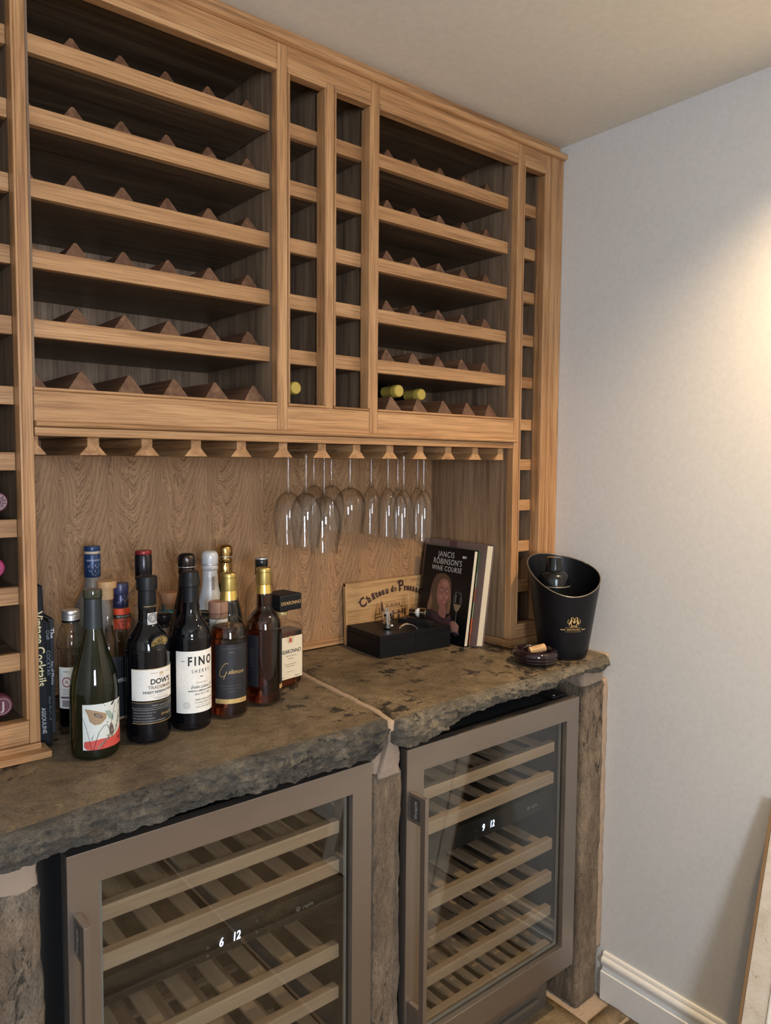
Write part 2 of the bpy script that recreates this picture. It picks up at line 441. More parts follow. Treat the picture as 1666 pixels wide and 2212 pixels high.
# baseboard
prof = [(0, .132), (.006, .131), (.009, .126), (.009, .121), (.014, .118), (.017, .111), (.016, .102), (.010, .094), (.009, .088), (.012, .083), (.018, .080), (.018, 0), (0, 0)]
struct('baseboard_right', MB().prism([(XW-a, ZF+b) for a, b in prof][::-1], 'y', YB+.01, -.204).prism([(YB+a, ZF+b) for a, b in prof], 'x', XL+.02, XW-.02), WHITEPAINT, smooth='auto')
# downlight fittings
for i, (x, y, e) in enumerate(DOWN):
    t = thing('ceiling_downlight', (x, y, ZC), ['round recessed downlight nearest the wine rack', 'round recessed downlight near right wall behind the camera', 'round recessed downlight near the window'][i], 'light')
    obj('trim_ring', MB().lathe([(.030, -.001), (.042, -.001), (.042, -.005), (.034, -.007), (.030, -.004)], 32, cap0=False, cap1=False), WHITEPAINT, t, world=False, smooth=True)
    obj('bulb', MB().lathe([(.0005, -.004), (.026, -.004), (.0285, -.002), (.029, 0)], 24, cap1=False), plain('bulb_glow', (1, .8, .5), .5, 0, .5, 0, (1, .72, .42, 12.0)), t, world=False)

# ================================================================== STONE COUNTER
TOPM = stone('slab_top', (.078, .058, .036), (.160, .121, .074), (.27, .212, .136), (.016, .014, .012), .5, .007, 1.0, fleckamt=.415)
FACM = stone('slab_riven_edge', (.072, .064, .048), (.185, .162, .120), (.37, .32, .235), (.028, .026, .022), .85, .020, 1.8, fleckamt=.385)
FACL = stone('slab_riven_edge_grey', (.042, .040, .034), (.115, .104, .084), (.25, .225, .175), (.022, .021, .019), .85, .020, 1.8, fleckamt=.385)  # left slab edge, greyed and darkened for its lack of warm lamplight
PIEM = stone('pier_stone', (.10, .075, .052), (.20, .155, .11), (.36, .29, .21), (.045, .038, .03), .9, .014, 2.2, vertical=True, fleckamt=.375)
MORT = plain('pink_mortar', (.35, .27, .20), .9, 0, .2, 0, None, (55, .6, .005))
def interp(tab, x):
    if x <= tab[0][0]: return tab[0][1]
    for (a, p), (b, q) in zip(tab, tab[1:]):
        if x <= b:
            t = (x-a)/(b-a); return p+(q-p)*t
    return tab[-1][1]
FRONT = [(-1.2, -.28), (-.76, -.270), (-.646, -.257), (-.538, -.245), (-.426, -.236), (-.307, -.238), (-.20, -.238), (-.10, -.236), (-.05, -.234), (-.037, -.228),
         (-.025, -.244), (.0, -.248), (.085, -.238), (.171, -.234), (.266, -.228), (.361, -.229), (.456, -.235), (.598, -.226), (.70, -.220), (.74, -.214), (.765, -.196)]
BOT = [(-1.2, .872), (-.75, .870), (-.69, .871), (-.66, .871), (-.572, .8645), (-.51, .864), (-.43, .8655), (-.386, .861), (-.33, .858), (-.246, .856), (-.19, .858), (-.11, .853), (-.08, .851), (-.055, .862), (-.04, .878),
       (-.02, .870), (.0, .862), (.03, .855), (.07, .856), (.10, .860), (.13, .868), (.16, .876), (.195, .884), (.27, .8845), (.333, .888), (.40, .886), (.434, .891), (.487, .889), (.51, .893), (.551, .898), (.62, .900), (.72, .886), (.77, .884)]
def slab(name, xa, xb, label, seed, joint, edge=None):
    """joint(y) gives the x of the slab's joint side; joint is ('r', fn) or ('l', fn)"""
    n = int((xb-xa)/.0034); mb = MB(); rows = []
    NT_, NF, NB = 46, 30, 8
    for i in range(n+1):
        t = i/n
        for_row = []
        def X(y):
            a, b = xa, xb
            if joint[0] == 'r': b = joint[1](y)
            else: a = joint[1](y)
            return a+(b-a)*t
        x_ = X(-.23); yf = interp(FRONT, x_); zb = interp(BOT, x_)
        endd = min(t, 1-t)*(xb-xa)
        er = max(0, 1-endd/.014)**2
        for j in range(NT_):
            s = (j/(NT_-1))**.8; y = .338+(yf+.006-.338)*s; x = X(y); p = Vector((x, y, 0))
            z = .93+.0016*noise.fractal(p*7+Vector((seed, 0, 0)), .8, 2, 4)-.0008
            z -= .0045*max(0, (y+.14)/-.09)**2 if y < -.14 else 0
            z -= er*.006
            for_row.append((x, y, z))
        ztop = for_row[-1][2]
        for j in range(1, NF):
            s = j/(NF-1); z = ztop+(zb-ztop)*s; y0_ = yf+.004-.006*math.sin(PI*min(1, s*1.3))+.026*max(0, s-.55)**1.3
            p = Vector((X(yf), z*1.6, seed))
            rid = noise.ridged_multi_fractal(p*16, .9, 2.1, 5, 1, 2)
            y0_ += -.0045*(rid-1.0)+.011*(noise.turbulence(Vector((p.x*14, p.y*26, seed)), 5, True, amplitude_scale=.55)-.9)+.005*noise.fractal(p*55, .8, 2, 3)
            zz = z+.0045*noise.fractal(Vector((x_*26, s*2, seed+4)), .8, 2, 4)*s+.0025*noise.noise(Vector((x_*90, s*6, seed)))*s
            if s < .25: y0_ += .004*noise.noise(Vector((x_*55, 0, seed+9)))
            y0_ = max(y0_, -.29)+er*.010
            for_row.append((X(yf), y0_, zz))
        zl, yl = for_row[-1][2], for_row[-1][1]
        for j in range(1, NB+1):
            s = j/NB; y = yl+(.338-yl)*s
            z = zl+.012*min(1, s*3)+.003*noise.fractal(Vector((x_*20, y*20, seed)), .8, 2, 3)*(1-s)
            for_row.append((X(y), y, z))
        rows.append(for_row)
    K = len(rows[0]); vs = [p for r_ in rows for p in r_]; fa = []; fb = []
    for i in range(n):
        for j in range(K-1):
            q = (i*K+j, (i+1)*K+j, (i+1)*K+j+1, i*K+j+1); (fa if j < NT_-2 else fb).append(q)
    ends = [tuple(range(K)), tuple(n*K+j for j in range(K))]
    bk = [((i)*K, (i)*K+K-1, (i+1)*K+K-1, (i+1)*K) for i in range(n)]
    mb.add(vs, fa, 0); b0 = len(fa)
    mb.f += fb+bk+ends; mb.mi += [1]*(len(fb)+len(bk)+len(ends))
    o = obj(name, mb, [TOPM, edge or FACM], smooth=True)
    return tag(o, label, 'worktop')
jm = lambda y: -.030+(y+.241)*.085+.0035*noise.noise(Vector((y*22, 3, 0)))
slab('stone_slab', -1.15, -.036, 'left riven stone slab worktop under the many bottles', 1.0, ('r', lambda y: jm(y)-.0055-.002*noise.noise(Vector((y*60, 1, 0)))), FACL)
slab('stone_slab', -.024, .762, 'right riven stone slab worktop under the black bucket and books', 5.0, ('l', lambda y: jm(y)+.0055+.002*noise.noise(Vector((y*60, 7, 0)))))
# mortar bead between the slabs, flush with their tops
vs = []; fs = []
ys = [-.232+i*(.565)/60 for i in range(61)]
for y in ys:
    h = .9262+.0006*noise.noise(Vector((y*60, 0, 5))); h -= .006*max(0, (y+.14)/-.09)**2 if y < -.14 else 0
    for dx, z in ((-.014, .90), (-.0085, h-.001), (0, h+.0008), (.0085, h-.001), (.014, .90)): vs.append((jm(y)+dx, y, z))
for i in range(60):
    for j in range(4): fs.append((i*5+j, i*5+5+j, i*5+6+j, i*5+1+j))
fs += [(0, 1, 2, 3, 4), tuple(60*5+j for j in range(5))]
jt = thing('mortar_joint', (-.03, -.2, .90), 'pale pink mortar filling the joint between the two stone slabs', 'mortar')
obj('joint_strip', MB().add(vs, fs), MORT, jt, smooth=True)
vs = []
o = link('wall_joint', rock_box(.7635, .7805, -.196, .335, .894, .925, .006, .0015, .006, 5, 30), MORT, smooth=True)
o.name = 'mortar_strip'; tag(o, 'pale pink mortar between right slab end and white wall', 'mortar')
def pier(xa, xb, yf, yb, zt, label, seed, mtop, mdx=0):
    t = thing('stone_pier', ((xa+xb)/2, yf, ZF), label, 'pier')
    link('pier_block', rock_box(xa, xb, yf, yb, ZF-.004, zt, .0055, .0042, .013, seed, 14), PIEM, t, smooth=True)
    link('mortar_bed', rock_box(xa+.003, xb-.003+mdx, yf+.004, yb, zt-.012, mtop, .006, .004, .010, seed+2, 16), MORT, t, smooth=True)
    return t
pier(-.90, -.689, -.196, .02, .800, 'grey stone pier at far left beside the left wine cooler', 11, .875)
pier(-.0545, .0255, -.203, .02, .805, 'narrow stone pier standing between the two wine coolers', 12, .862)
jf = rock_box(-.030, .030, -.224, -.19, .79, .905, .005, .0025, .006, 3, 20)
for v_ in jf.vertices:
    t_ = (v_.co.z-.79)/.115; v_.co.x = -.024*t_-.012*(1-t_)+v_.co.x*(1.10-.92*min(1, max(0, t_*1.5))); v_.co.y += .018*(1-t_)
link('joint_foot', jf, MORT, bpy.data.objects['stone_pier.001'], smooth=True)
pier(.676, .772, -.190, .02, .852, 'brown stone pier between right wine cooler and white wall', 13, .893)
link('mortar_fillet', rock_box(.762, .7815, -.192, .0, ZF+.14, .855, .006, .002, .004, 8, 30), MORT, bpy.data.objects['stone_pier.002'], smooth=True)

# ================================================================== OAK RACK
S0, S1L, S1R, SML, SMR, S2L, S2R, S3L, S3R = -.6355, -.1564, -.1317, -.0335, -.0137, .0889, .1129, .5899, .6132
ZT, ZTR, ZRT, ZNM = 2.2974, 2.2555, 1.5671, 1.5108
YBK = .3275
RT = [2.1625, 2.0440, 1.9235, 1.8050, 1.6870, 1.5684, 1.4560, 1.3407, 1.2230, 1.1060]   # rail tops
RH = .0312
RY = .0305
CT = thing('wine_rack', (0, .15, ZNM), 'wide oak wall rack of empty bottle shelves above the worktop', 'wine rack')
for a, b in ((S1L, S1R), (SML, SMR), (S2L, S2R)):
    z0 = ZNM-.001 if a != SML else ZRT-.0054; z1 = ZT if a != SML else ZTR
    box('stile', a, b, 0, .022, z0, z1, OAKZ, CT)
for a, b in ((S1L+.001, S1R-.002), (SML+.001, SMR-.001), (S2L+.002, S2R-.001)):
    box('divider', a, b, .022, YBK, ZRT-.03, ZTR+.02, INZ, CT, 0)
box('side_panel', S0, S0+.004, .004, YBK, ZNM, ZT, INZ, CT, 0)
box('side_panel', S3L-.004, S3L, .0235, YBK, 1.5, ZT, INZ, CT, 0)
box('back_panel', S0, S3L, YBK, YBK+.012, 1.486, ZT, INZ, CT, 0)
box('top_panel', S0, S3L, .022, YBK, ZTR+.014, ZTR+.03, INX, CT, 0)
for a, b in ((S0, S1L), (S1R, S2L), (S2R, S3L)):
    box('top_rail', a+.0004, b-.0004, .0005, .022, ZTR, ZT, OAKX, CT)
    box('bottom_rail', a+.0004, b-.0004, .0005, .022, ZNM-.001, ZRT-.0055, OAKX, CT)
def beadh(a, b, z, parent, down=True):
    z0, z1 = (z-.012, z) if down else (z, z+.0055)
    box('bead', a+.0005, b-.0005, -.0025, .022, z0, z1, OAKX, parent, .0024, seg=3)
for a, b in ((S0, S1L), (S2R, S3L)): beadh(a, b, ZTR-.0008, CT); beadh(a, b, ZRT-.0052, CT, False)
for a, b in ((S1R, SML), (SMR, S2L)):
    beadh(a, b, ZTR-.0008, CT); beadh(a, b, ZRT-.0052, CT, False)
    for u, v in ((a+.0004, a+.0055), (b-.0060, b-.0004)):
        box('bead', u, v, -.0025, .030, ZRT, ZTR-.013, OAKZ, CT, .0022, seg=3)
WEDGE = {}
def wedge_mesh(xw=.0437, h=.0620, d=.268):
    m = MB(); t = .0024; ht = h*(1-t/xw)
    y1 = d; bx = xw
    vs = [(-bx, 0, 0), (bx, 0, 0), (t, .016, ht), (-t, .016, ht), (-bx, y1, 0), (bx, y1, 0), (t, y1, ht), (-t, y1, ht)]
    m.add(vs, [(0, 1, 2, 3), (1, 5, 6, 2), (3, 2, 6, 7), (0, 3, 7, 4), (4, 7, 6, 5), (0, 4, 5, 1)])
    return m.mesh('bottle_wedge')
def sheared(m, xl, xr):
    """cut the outer halves where a wedge meets a side panel"""
    bm = bmesh.new(); bm.from_mesh(m)
    for px, nx in ((xl, -1), (xr, 1)):
        g = bm.verts[:]+bm.edges[:]+bm.faces[:]
        bmesh.ops.bisect_plane(bm, geom=g, plane_co=(px, 0, 0), plane_no=(nx, 0, 0), clear_outer=True)
        bmesh.ops.holes_fill(bm, edges=[e for e in bm.edges if e.is_boundary])
    q = bpy.data.meshes.new('bottle_wedge'); bm.to_mesh(q); bm.free(); return q
WM = wedge_mesh(); 
def bay(a, b, first, pitch, parent):
    for k, zt in enumerate(RT[:6]):
        bottom = (k == 5)
        sb = MB().box(a+.0045, b-.0045, (.022 if bottom else RY+.016), YBK-.001, zt-RH+.0006, zt-RH+.006)
        sh = obj('shelf', sb, INX, parent)
        if not bottom:
            box('shelf_rail', a+.002, b, RY, RY+.0165, zt-RH, zt, OAKX, sh, .0014)
        yw = .026 if bottom else .0475
        base = zt-.0268 if not bottom else ZRT-.0225
        x = first; i = 0
        while x-.0437 < b-.004:
            lo, hi = a+.0045-x, b-.0045-x
            if hi < -.03: break
            if lo > -.0437 or hi < .0437:
                me = sheared(WM, max(lo, -.05), min(hi, .05)); me.materials.append(WALY)
            else:
                me = WM
                if not me.materials: me.materials.append(WALY)
            wo = bpy.data.objects.new('bottle_wedge', me); COL.objects.link(wo); wo.parent = sh
            wo.location = Vector((x, yw, base))-OFF[sh.name]-Vector((0, 0, 0))+Vector((0, 0, 0))
            # the shelf's own origin sits at minus the thing's offset, so undo it
            wo.location = Vector((x, yw, base))
            x += pitch; i += 1
bay(S0, S1L, -.6310, .0880, CT)
bay(S2R, S3L, .1015, .0866, CT)
def cell_shelves(a, b, parent, levels, ybk=YBK):
    for zt in levels:
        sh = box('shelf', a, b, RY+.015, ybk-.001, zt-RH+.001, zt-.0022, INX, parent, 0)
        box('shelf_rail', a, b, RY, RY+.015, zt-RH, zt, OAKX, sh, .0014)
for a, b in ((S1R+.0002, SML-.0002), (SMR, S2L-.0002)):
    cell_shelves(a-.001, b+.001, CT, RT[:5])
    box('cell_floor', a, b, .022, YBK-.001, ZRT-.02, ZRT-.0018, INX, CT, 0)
# mouldings under the rack
CO = thing('cornice_moulding', (0, 0, ZT), 'long rounded oak cornice along the top of the wine rack', 'moulding')
nose = lambda y, z, r, n=8: [(y-r*math.sin(PI*i/n), z+r-r*math.cos(PI*i/n)) for i in range(n+1)]
obj('nosing', MB().prism([(.03, ZT), ]+nose(-.006, ZT, .0085)+[(.03, ZT+.017)], 'x', -.79, XW-.0006), OAKX, CO, smooth='auto')
box('scribe_board', -.79, XW-.001, .012, .030, ZT+.017, ZC-.0005, OAKX, CO, 0)
MO = thing('base_moulding', (0, 0, ZNM), 'rounded oak moulding under the rack above the glass hangers', 'moulding')
obj('nosing', MB().prism([(.02, ZNM-.0105)]+nose(-.008, ZNM-.0100, .0047)+[(.02, ZNM-.0006)], 'x', S0+.001, S3L+.0035), OAKX, MO, smooth='auto')
box('lower_rail', S0+.001, S3L-.0005, .0012, .024, 1.4848, ZNM-.0108, OAKX, MO)
GR = thing('glass_rack', (0, .15, 1.45), 'row of oak T-shaped runners for hanging stemware under the rack', 'glass rack')
box('top_board', S0, S3L, .0245, YBK, 1.4848, 1.4990, INX, GR, 0)
TC = [-.5305, -.4305, -.3306, -.2301, -.1298, -.0286, .0689, .1694, .2667, .3643, .4632]
for i, x in enumerate([-.6345]+TC+[.5625]):
    L = -.0245 if i else 0; Rr_ = .0245 if i < len(TC)+1 else .0115
    if i == len(TC)+1: L = -.0245
    lt, rt = max(L, -.0105), min(Rr_, .0105)
    poly = [(x+L, 1.4525), (x+Rr_, 1.4525), (x+rt, 1.4690), (x+rt, 1.4845), (x+lt, 1.4845), (x+lt, 1.4690)]
    if i == 0: poly = [(x+.0005, 1.4525), (x+.0245, 1.4525), (x+.0105, 1.469), (x+.0105, 1.4845), (x+.0005, 1.4845)]
    obj('runner', MB().prism(poly, 'y', .022, YBK-.002), OAKY, GR, bevel=.0005)
# niche panelling
NP = thing('niche_panel', (0, YBK, .93), 'figured oak veneer panel behind the bottles and hanging glasses', 'panel')
box('veneer_sheet', S0, S3L, YBK, YBK+.012, .932, 1.4845, FIG, NP, 0)
box('skirting', S0+.003, S3L-.009, YBK-.008, YBK, .9315, .951, OAKX, NP, .0008)

# tall columns left and right
def column(name, xsl, xol, xor_, xsr, label, caps, fill=None, leftside=None):
    """stile xsl..xol-bead, opening xol..xor_, stile xor_..xsr"""
    t = thing(name, ((xsl+xsr)/2, 0, .93), label, 'wine rack')
    box('stile', xsl, xol-.0050, 0, .022, .952, ZT, OAKZ, t)
    box('stile', xor_+.0050, xsr, 0, .022, .952, ZT, OAKZ, t)
    box('top_rail', xol-.0046, xor_+.0046, .0005, .022, ZTR, ZT, OAKX, t)
    box('bottom_rail', xol-.0046, xor_+.0046, .0005, .022, .952, .9865, OAKX, t)
    box('bead', xol-.0046, xor_+.0046, -.0025, .022, ZTR-.0128, ZTR-.0008, OAKX, t, .0024, seg=3)
    box('bead', xol-.0046, xor_+.0046, -.0035, .022, .9870, .9935, OAKX, t, .0024, seg=3)
    for u, v in ((xol-.0046, xol), (xor_, xor_+.0046)):
        box('bead', u, v, -.0025, .030, .994, ZTR-.0132, OAKZ, t, .0020, seg=3)
    box('side_panel', xsl, xol-.0002, .022, YBK, .952, ZT, INZ if leftside is None else leftside, t, 0)
    box('side_panel', xor_+.0002, xsr, .022, YBK, .952, ZT, INZ, t, 0)
    box('back_panel', xsl, xsr, YBK, YBK+.012, .932, ZT, INZ, t, 0)
    box('cell_floor', xol, xor_, .022, YBK, .970, .9905, INX, t, 0)
    box('top_panel', xol, xor_, .022, YBK, ZTR-.002, ZTR+.01, INX, t, 0)
    cell_shelves(xol, xor_, t, RT)
    return t
LC = column('tall_wine_rack', -.768, -.7455, -.6590, -.6365, 'tall narrow oak rack at left edge holding three purple-capped bottles', True)
box('plinth', -.768, -.6255, -.0275, .0215, .9300, .9418, OAKX, LC, .0015)
box('plinth_block', -.768, -.6370, -.004, YBK, .9315, .9515, OAKX, LC, 0)
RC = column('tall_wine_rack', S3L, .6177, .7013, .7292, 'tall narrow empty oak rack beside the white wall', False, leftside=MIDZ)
box('filler_panel', .7302, XW-.0008, -.0005, .022, .952, ZT, OAKZ, RC)
box('plinth', S3L-.007, .7595, -.008, .0215, .9305, .9515, OAKX, RC, .0012)
box('plinth', S3L-.007, S3L, .0225, YBK-.001, .9305, .9515, OAKY, RC, .0012)

# ================================================================== WINE COOLERS
STEEL = None
def steel():
    k = NT('brushed_bronze_steel'); v = k.coords((2, 2, 600), False)
    n = k.noise(v, 1, 3, .5); c = k.mix(n, (.285, .25, .22), (.33, .29, .255)); k.l(c, k.p.inputs['Base Color'])
    k.p.inputs['Metallic'].default_value = .85; k.p.inputs['Roughness'].default_value = .36; k.bump(n, .06, .0004)
    return k.m
STEEL = steel()
LINER = plain('cooler_liner', (.022, .024, .027), .5)
BODY = plain('cooler_body_black', (.010, .010, .012), .45)
GLS = thin_glass('cooler_glass', (.79, .81, .805), 2.0, 1.5)
LED = plain('display_led', (.6, .75, 1), .5, 0, .5, 0, (.55, .72, 1.0, 3.0))
GREYP = plain('grey_print', (.42, .42, .40), .5)
D0, D1, G0, G1 = .108, .8375, .1734, .7824
RY0 = -.180
def cooler(x0, label, digits, open_top):
    W = .595
    t = thing('wine_cooler', (x0+W/2, -.05, ZF), label, 'wine cooler')
    b = MB(); a0, a1 = x0+.004, x0+W-.004
    b.box(a0, a0+.030, -.1655, .335, .10, .832).box(a1-.030, a1, -.1655, .335, .10, .832).box(a0+.03, a1-.03, .30, .335, .10, .832)
    b.box(a0+.03, a1-.03, -.1655, .30, .792, .832).box(a0+.03, a1-.03, -.1655, .30, .10, .150).box(a0+.01, a1-.01, -.10, .33, ZF+.002, .10)
    obj('cabinet_body', b, LINER, t, bevel=.001)
    # door: frame of four mitred members, glass, spacer, handle
    fw = .049; yF, yR = -.209, -.186
    m = MB()
    O = [(x0, D0), (x0+W, D0), (x0+W, D1), (x0, D1)]; I = [(x0+fw, G0), (x0+W-fw, G0), (x0+W-fw, G1), (x0+fw, G1)]
    vs = [(p[0], yF, p[1]) for p in O+I]+[(p[0], yR, p[1]) for p in O+I]; fs = []
    for i in range(4):
        j = (i+1) % 4
        fs += [(i, j, 4+j, 4+i), (8+i, 12+i, 12+j, 8+j), (i, 8+i, 8+j, j), (4+i, 4+j, 12+j, 12+i)]
    d = obj('door', m.add(vs, fs), STEEL, t, bevel=.0008)
    box('glass_pane', x0+fw-.004, x0+W-fw+.004, -.1975, -.1940, G0-.004, G1+.004, GLS, d, 0)
    sp = MB(); q = .004
    X0, X1 = x0+fw+.004, x0+W-fw-.004
    for a in ((X0, X0+q, G0+.004, G1-.004), (X1-q, X1, G0+.004, G1-.004), (X0, X1, G0+.004, G0+.004+q), (X0, X1, G1-.004-q, G1-.004)):
        sp.box(a[0], a[1], -.1935, -.1885, a[2], a[3])
    obj('glazing_spacer', sp, plain('spacer_metal', (.50, .49, .46), .5, .2), d)
    gk = MB()
    gk.box(x0+.006, x0+.030, -.1858, -.1668, D0+.004, D1-.004).box(x0+W-.030, x0+W-.006, -.1858, -.1668, D0+.004, D1-.004).box(x0+.03, x0+W-.03, -.1858, -.1668, D0+.004, D0+.025).box(x0+.03, x0+W-.03, -.1858, -.1668, D1-.025, D1-.004)
    obj('door_gasket', gk, BODY, d)
    hx = x0+.0085
    h = MB().box(hx, hx+.0100, -.258, -.243, .215, .745).box(hx, hx+.010, -.243, -.2095, .682, .745).box(hx, hx+.010, -.243, -.2095, .215, .278)
    h = obj('door_handle', h, STEEL, d, bevel=.0007)
    Pn = Print().t('caple', .004, 0, .0125, 1, offset=.0001, sx=1.15).g(ell_geo(-.0155, 0, .0042, .0042, 20, 0, .72), 1).t('e', -.0155, .0003, .008, 1)
    M = Matrix(((0, 0, -1, hx-.0006), (0, -1, 0, 0), (1, 0, 0, 0), (0, 0, 0, 1)))
    # badge faces -X; text runs upwards
    M = Matrix.Translation((hx-.0005, -.228, .713)) @ Matrix(((0, 0, -1, 0), (0, 1, 0, 0), (1, 0, 0, 0), (0, 0, 0, 1)))
    box('badge', hx-.0004, hx, -.2425, -.2120, .690, .738, plain('dark_badge', (.10, .098, .095), .4, .6), h, 0)
    Pb = Print()
    for vs_, fs_, mi in Pn.items: Pb.items.append(([(x, y) for x, y in vs_], fs_, 0))
    Pb.flat('badge_lettering', [GREYP], h, M, world=True)
    # plinth
    p = MB().box(x0+.006, x0+W-.006, -.130, -.100, ZF+.002, .092)
    p = obj('plinth_panel', p, plain('plinth_grey', (.16, .145, .125), .4, .5), t, bevel=.001)
    box('vent_bar', x0+.012, x0+W-.05, -.137, -.1302, .012, .030, STEEL, p)
    box('vent_bar', x0+.012, x0+W-.05, -.137, -.1302, -.022, -.010, plain('plinth_lip', (.22, .20, .17), .4, .6), p)
    # shelves
    tops = [(.7220, .0265), (.6405, .029), (.4625, .029), (.3725, .0265), (.2790, .025), (.1790, .0180)]
    for k, (zt, hh) in enumerate(tops):
        s = obj('cooler_shelf', MB().box(x0+.060, x0+.535, RY0, RY0+.020, zt-hh, zt), BEEX, t, bevel=.0022)
        obj('rear_rail', MB().box(x0+.062, x0+.533, .255, .273, zt-hh+.004, zt-.004), BEEX, s)
        pitch, wd = (.0675, .028) if k < 5 else (.0405, .0190)
        if k == 0:
            n = 7
        n = int(.465/pitch)+1; st = x0+.2975-(n-1)*pitch/2
        for i in range(n):
            xx = st+i*pitch
            me = MB().box(-wd/2, wd/2, 0, .236, -.007, 0)
            if i == 0: mm = me.mesh('slat'); mm.materials.append(BEEY)
            so = bpy.data.objects.new('slat', mm); COL.objects.link(so); so.parent = s; so.location = (xx, RY0+.0195, zt-.0045)
    # control panel hanging between the zones, with lit figures
    c = box('control_panel', x0+.050, x0+W-.050, -.1750, .290, .5480, .5960, plain('panel_black', (.016, .017, .019), .25), t, .001)
    cx = x0+.2935
    P = Print().t(digits[0], -.0195, 0, .0225, 0, offset=.0003, shear=.15, sx=.80).t(digits[1], .0110, 0, .0225, 0, offset=.0003, shear=.15, sx=.80, space=.95)
    P.flat('display_digits', [LED], c, Matrix.Translation((cx, -.1756, .5705)) @ Matrix(((1, 0, 0, 0), (0, 0, -1, 0), (0, 1, 0, 0), (0, 0, 0, 1))), world=True)
    P = Print().g(ell_geo(-.046, .001, .0022, .0022, 14, 0, .7)).g(ell_geo(-.046, -.014, .0022, .0022, 14, 0, .7))
    for yy, sg in ((.011, 1), (-.008, -1)):
        P.g(stroke_geo([(.052, yy), (.0542, yy+sg*.004), (.0564, yy), (.052, yy)], .0005))
    P.t('caple', .168, 0, .0115, 0, sx=1.15).g(ell_geo(.1455, 0, .0046, .0046, 20, 0, .7))
    P.t('e', .1458, 0, .007, 0)
    P.flat('panel_marks', [GREYP], c, Matrix.Translation((cx, -.1756, .5705)) @ Matrix(((1, 0, 0, 0), (0, 0, -1, 0), (0, 1, 0, 0), (0, 0, 0, 1))), world=True)
    box('hinge_plate', x0+W-.075, x0+W-.012, -.182, -.12, .8385, .8420, BODY, t)
    box('hinge_screw', x0+W-.064, x0+W-.058, -.176, -.170, .8420, .8450, SILVER, t)
    return t
cooler(-.6569, 'left bronze-framed wine cooler showing 6 and 12 on its display', ('6', '12'), True)
cooler(.0322, 'right bronze-framed wine cooler showing 9 and 12 on its display', ('9', '12'), True)

# ================================================================== BOTTLES
ZT0 = .9305
def face(x, y, off=0): return math.atan2(CX-x, -(CY-y))*1.0+R(off)
def facing(x, y, off=0):
    # rotation that turns the local -Y side towards the viewer's side of the room, plus an offset to the right
    dx, dy = CX-x, CY-y
    return math.atan2(dx, -dy)+R(off)
def smoothprof(pts, n=5):
    """Catmull-Rom through the profile"""
    out = []
    for i in range(len(pts)-1):
        p0 = pts[max(i-1, 0)]; p1 = pts[i]; p2 = pts[i+1]; p3 = pts[min(i+2, len(pts)-1)]
        for k in range(n):
            t = k/n
            out.append(tuple(.5*((2*p1[j])+(-p0[j]+p2[j])*t+(2*p0[j]-5*p1[j]+4*p2[j]-p3[j])*t*t+(-p0[j]+3*p1[j]-3*p2[j]+p3[j])*t**3) for j in (0, 1)))
    out.append(pts[-1]); return [(max(r, .0004), z) for r, z in out]
def prof_at(prof):
    def f(z):
        for (r0, z0), (r1, z1) in zip(prof, prof[1:]):
            if z0 <= z <= z1 and z1 > z0: return r0+(r1-r0)*(z-z0)/(z1-z0)
        return prof[-1][0]
    return f
def base(r): return [(.0005, .004), (r*.55, .003), (r*.80, .0008), (r*.92, .0012), (r*.985, .005), (r, .011)]
def bottle(name, x, y, label, off, prof, mat, cat='bottle', rz=None, group=None, inner=None, liq=None, fill=None, mb_name='glass_body'):
    t = thing(name, (x, y, ZT0), label, cat, group, facing(x, y, off) if rz is None else rz)
    obj(mb_name, MB().lathe(prof, 48, cap0=True, cap1=False), mat, t, world=False, smooth=True)
    if fill:
        th, z1, lm = fill
        lp = [(max(r-th, .0004), z) for r, z in prof if .006 < z < z1]; f = prof_at(prof)
        lp = [(.0005, .0062)]+lp+[(max(f(z1)-th, .001), z1), (.0005, z1)]
        obj('liquid', MB().lathe(lp, 40, cap0=False, cap1=False), lm, t, world=False, smooth='auto')
    return t
def cap(t, name, prof, mat, seg=36, fn=None): return obj(name, MB().lathe(prof, seg, fn=fn), mat, t, world=False, smooth='auto')
def band(z, r, a0, n): return None

# 1 green burgundy bottle, empty and open
def olive():
    k = NT('olive_glass'); k.t.nodes.remove(k.p)
    lw = k.n('ShaderNodeLayerWeight'); lw.inputs['Blend'].default_value = .35
    col = k.mix(k.math('POWER', lw.outputs['Facing'], .7), (.50, .53, .30), (.06, .075, .03))
    tr = k.n('ShaderNodeBsdfTransparent'); k.l(col, tr.inputs[0])
    gl = k.n('ShaderNodeBsdfGlossy'); gl.inputs['Roughness'].default_value = .03
    df = k.n('ShaderNodeBsdfDiffuse'); df.inputs[0].default_value = (.045, .055, .022, 1)
    m0 = k.n('ShaderNodeMixShader'); m0.inputs[0].default_value = .12; k.l(tr.outputs[0], m0.inputs[1]); k.l(df.outputs[0], m0.inputs[2])
    mx = k.n('ShaderNodeMixShader'); k.l(schlick(k, 1.2), mx.inputs[0]); k.l(m0.outputs[0], mx.inputs[1]); k.l(gl.outputs[0], mx.inputs[2])
    k.l(mx.outputs[0], k.out.inputs[0]); return k.m
OLIVE = olive()
pg = smoothprof(base(.0400)+[(.0401, .03), (.0401, .100), (.0395, .120), (.0365, .142), (.0300, .166), (.0225, .190), (.0168, .212), (.0148, .228), (.0140, .250), (.0138, .272)])+[(.0138, .274), (.0152, .2745), (.0154, .287), (.0146, .289), (.0100, .289), (.0095, .280)]
t = bottle('wine_bottle', -.5608, -.0535, 'tall olive green open bottle with abstract red and white painted label', 28, pg, OLIVE)
fpg = prof_at(pg[:-6])
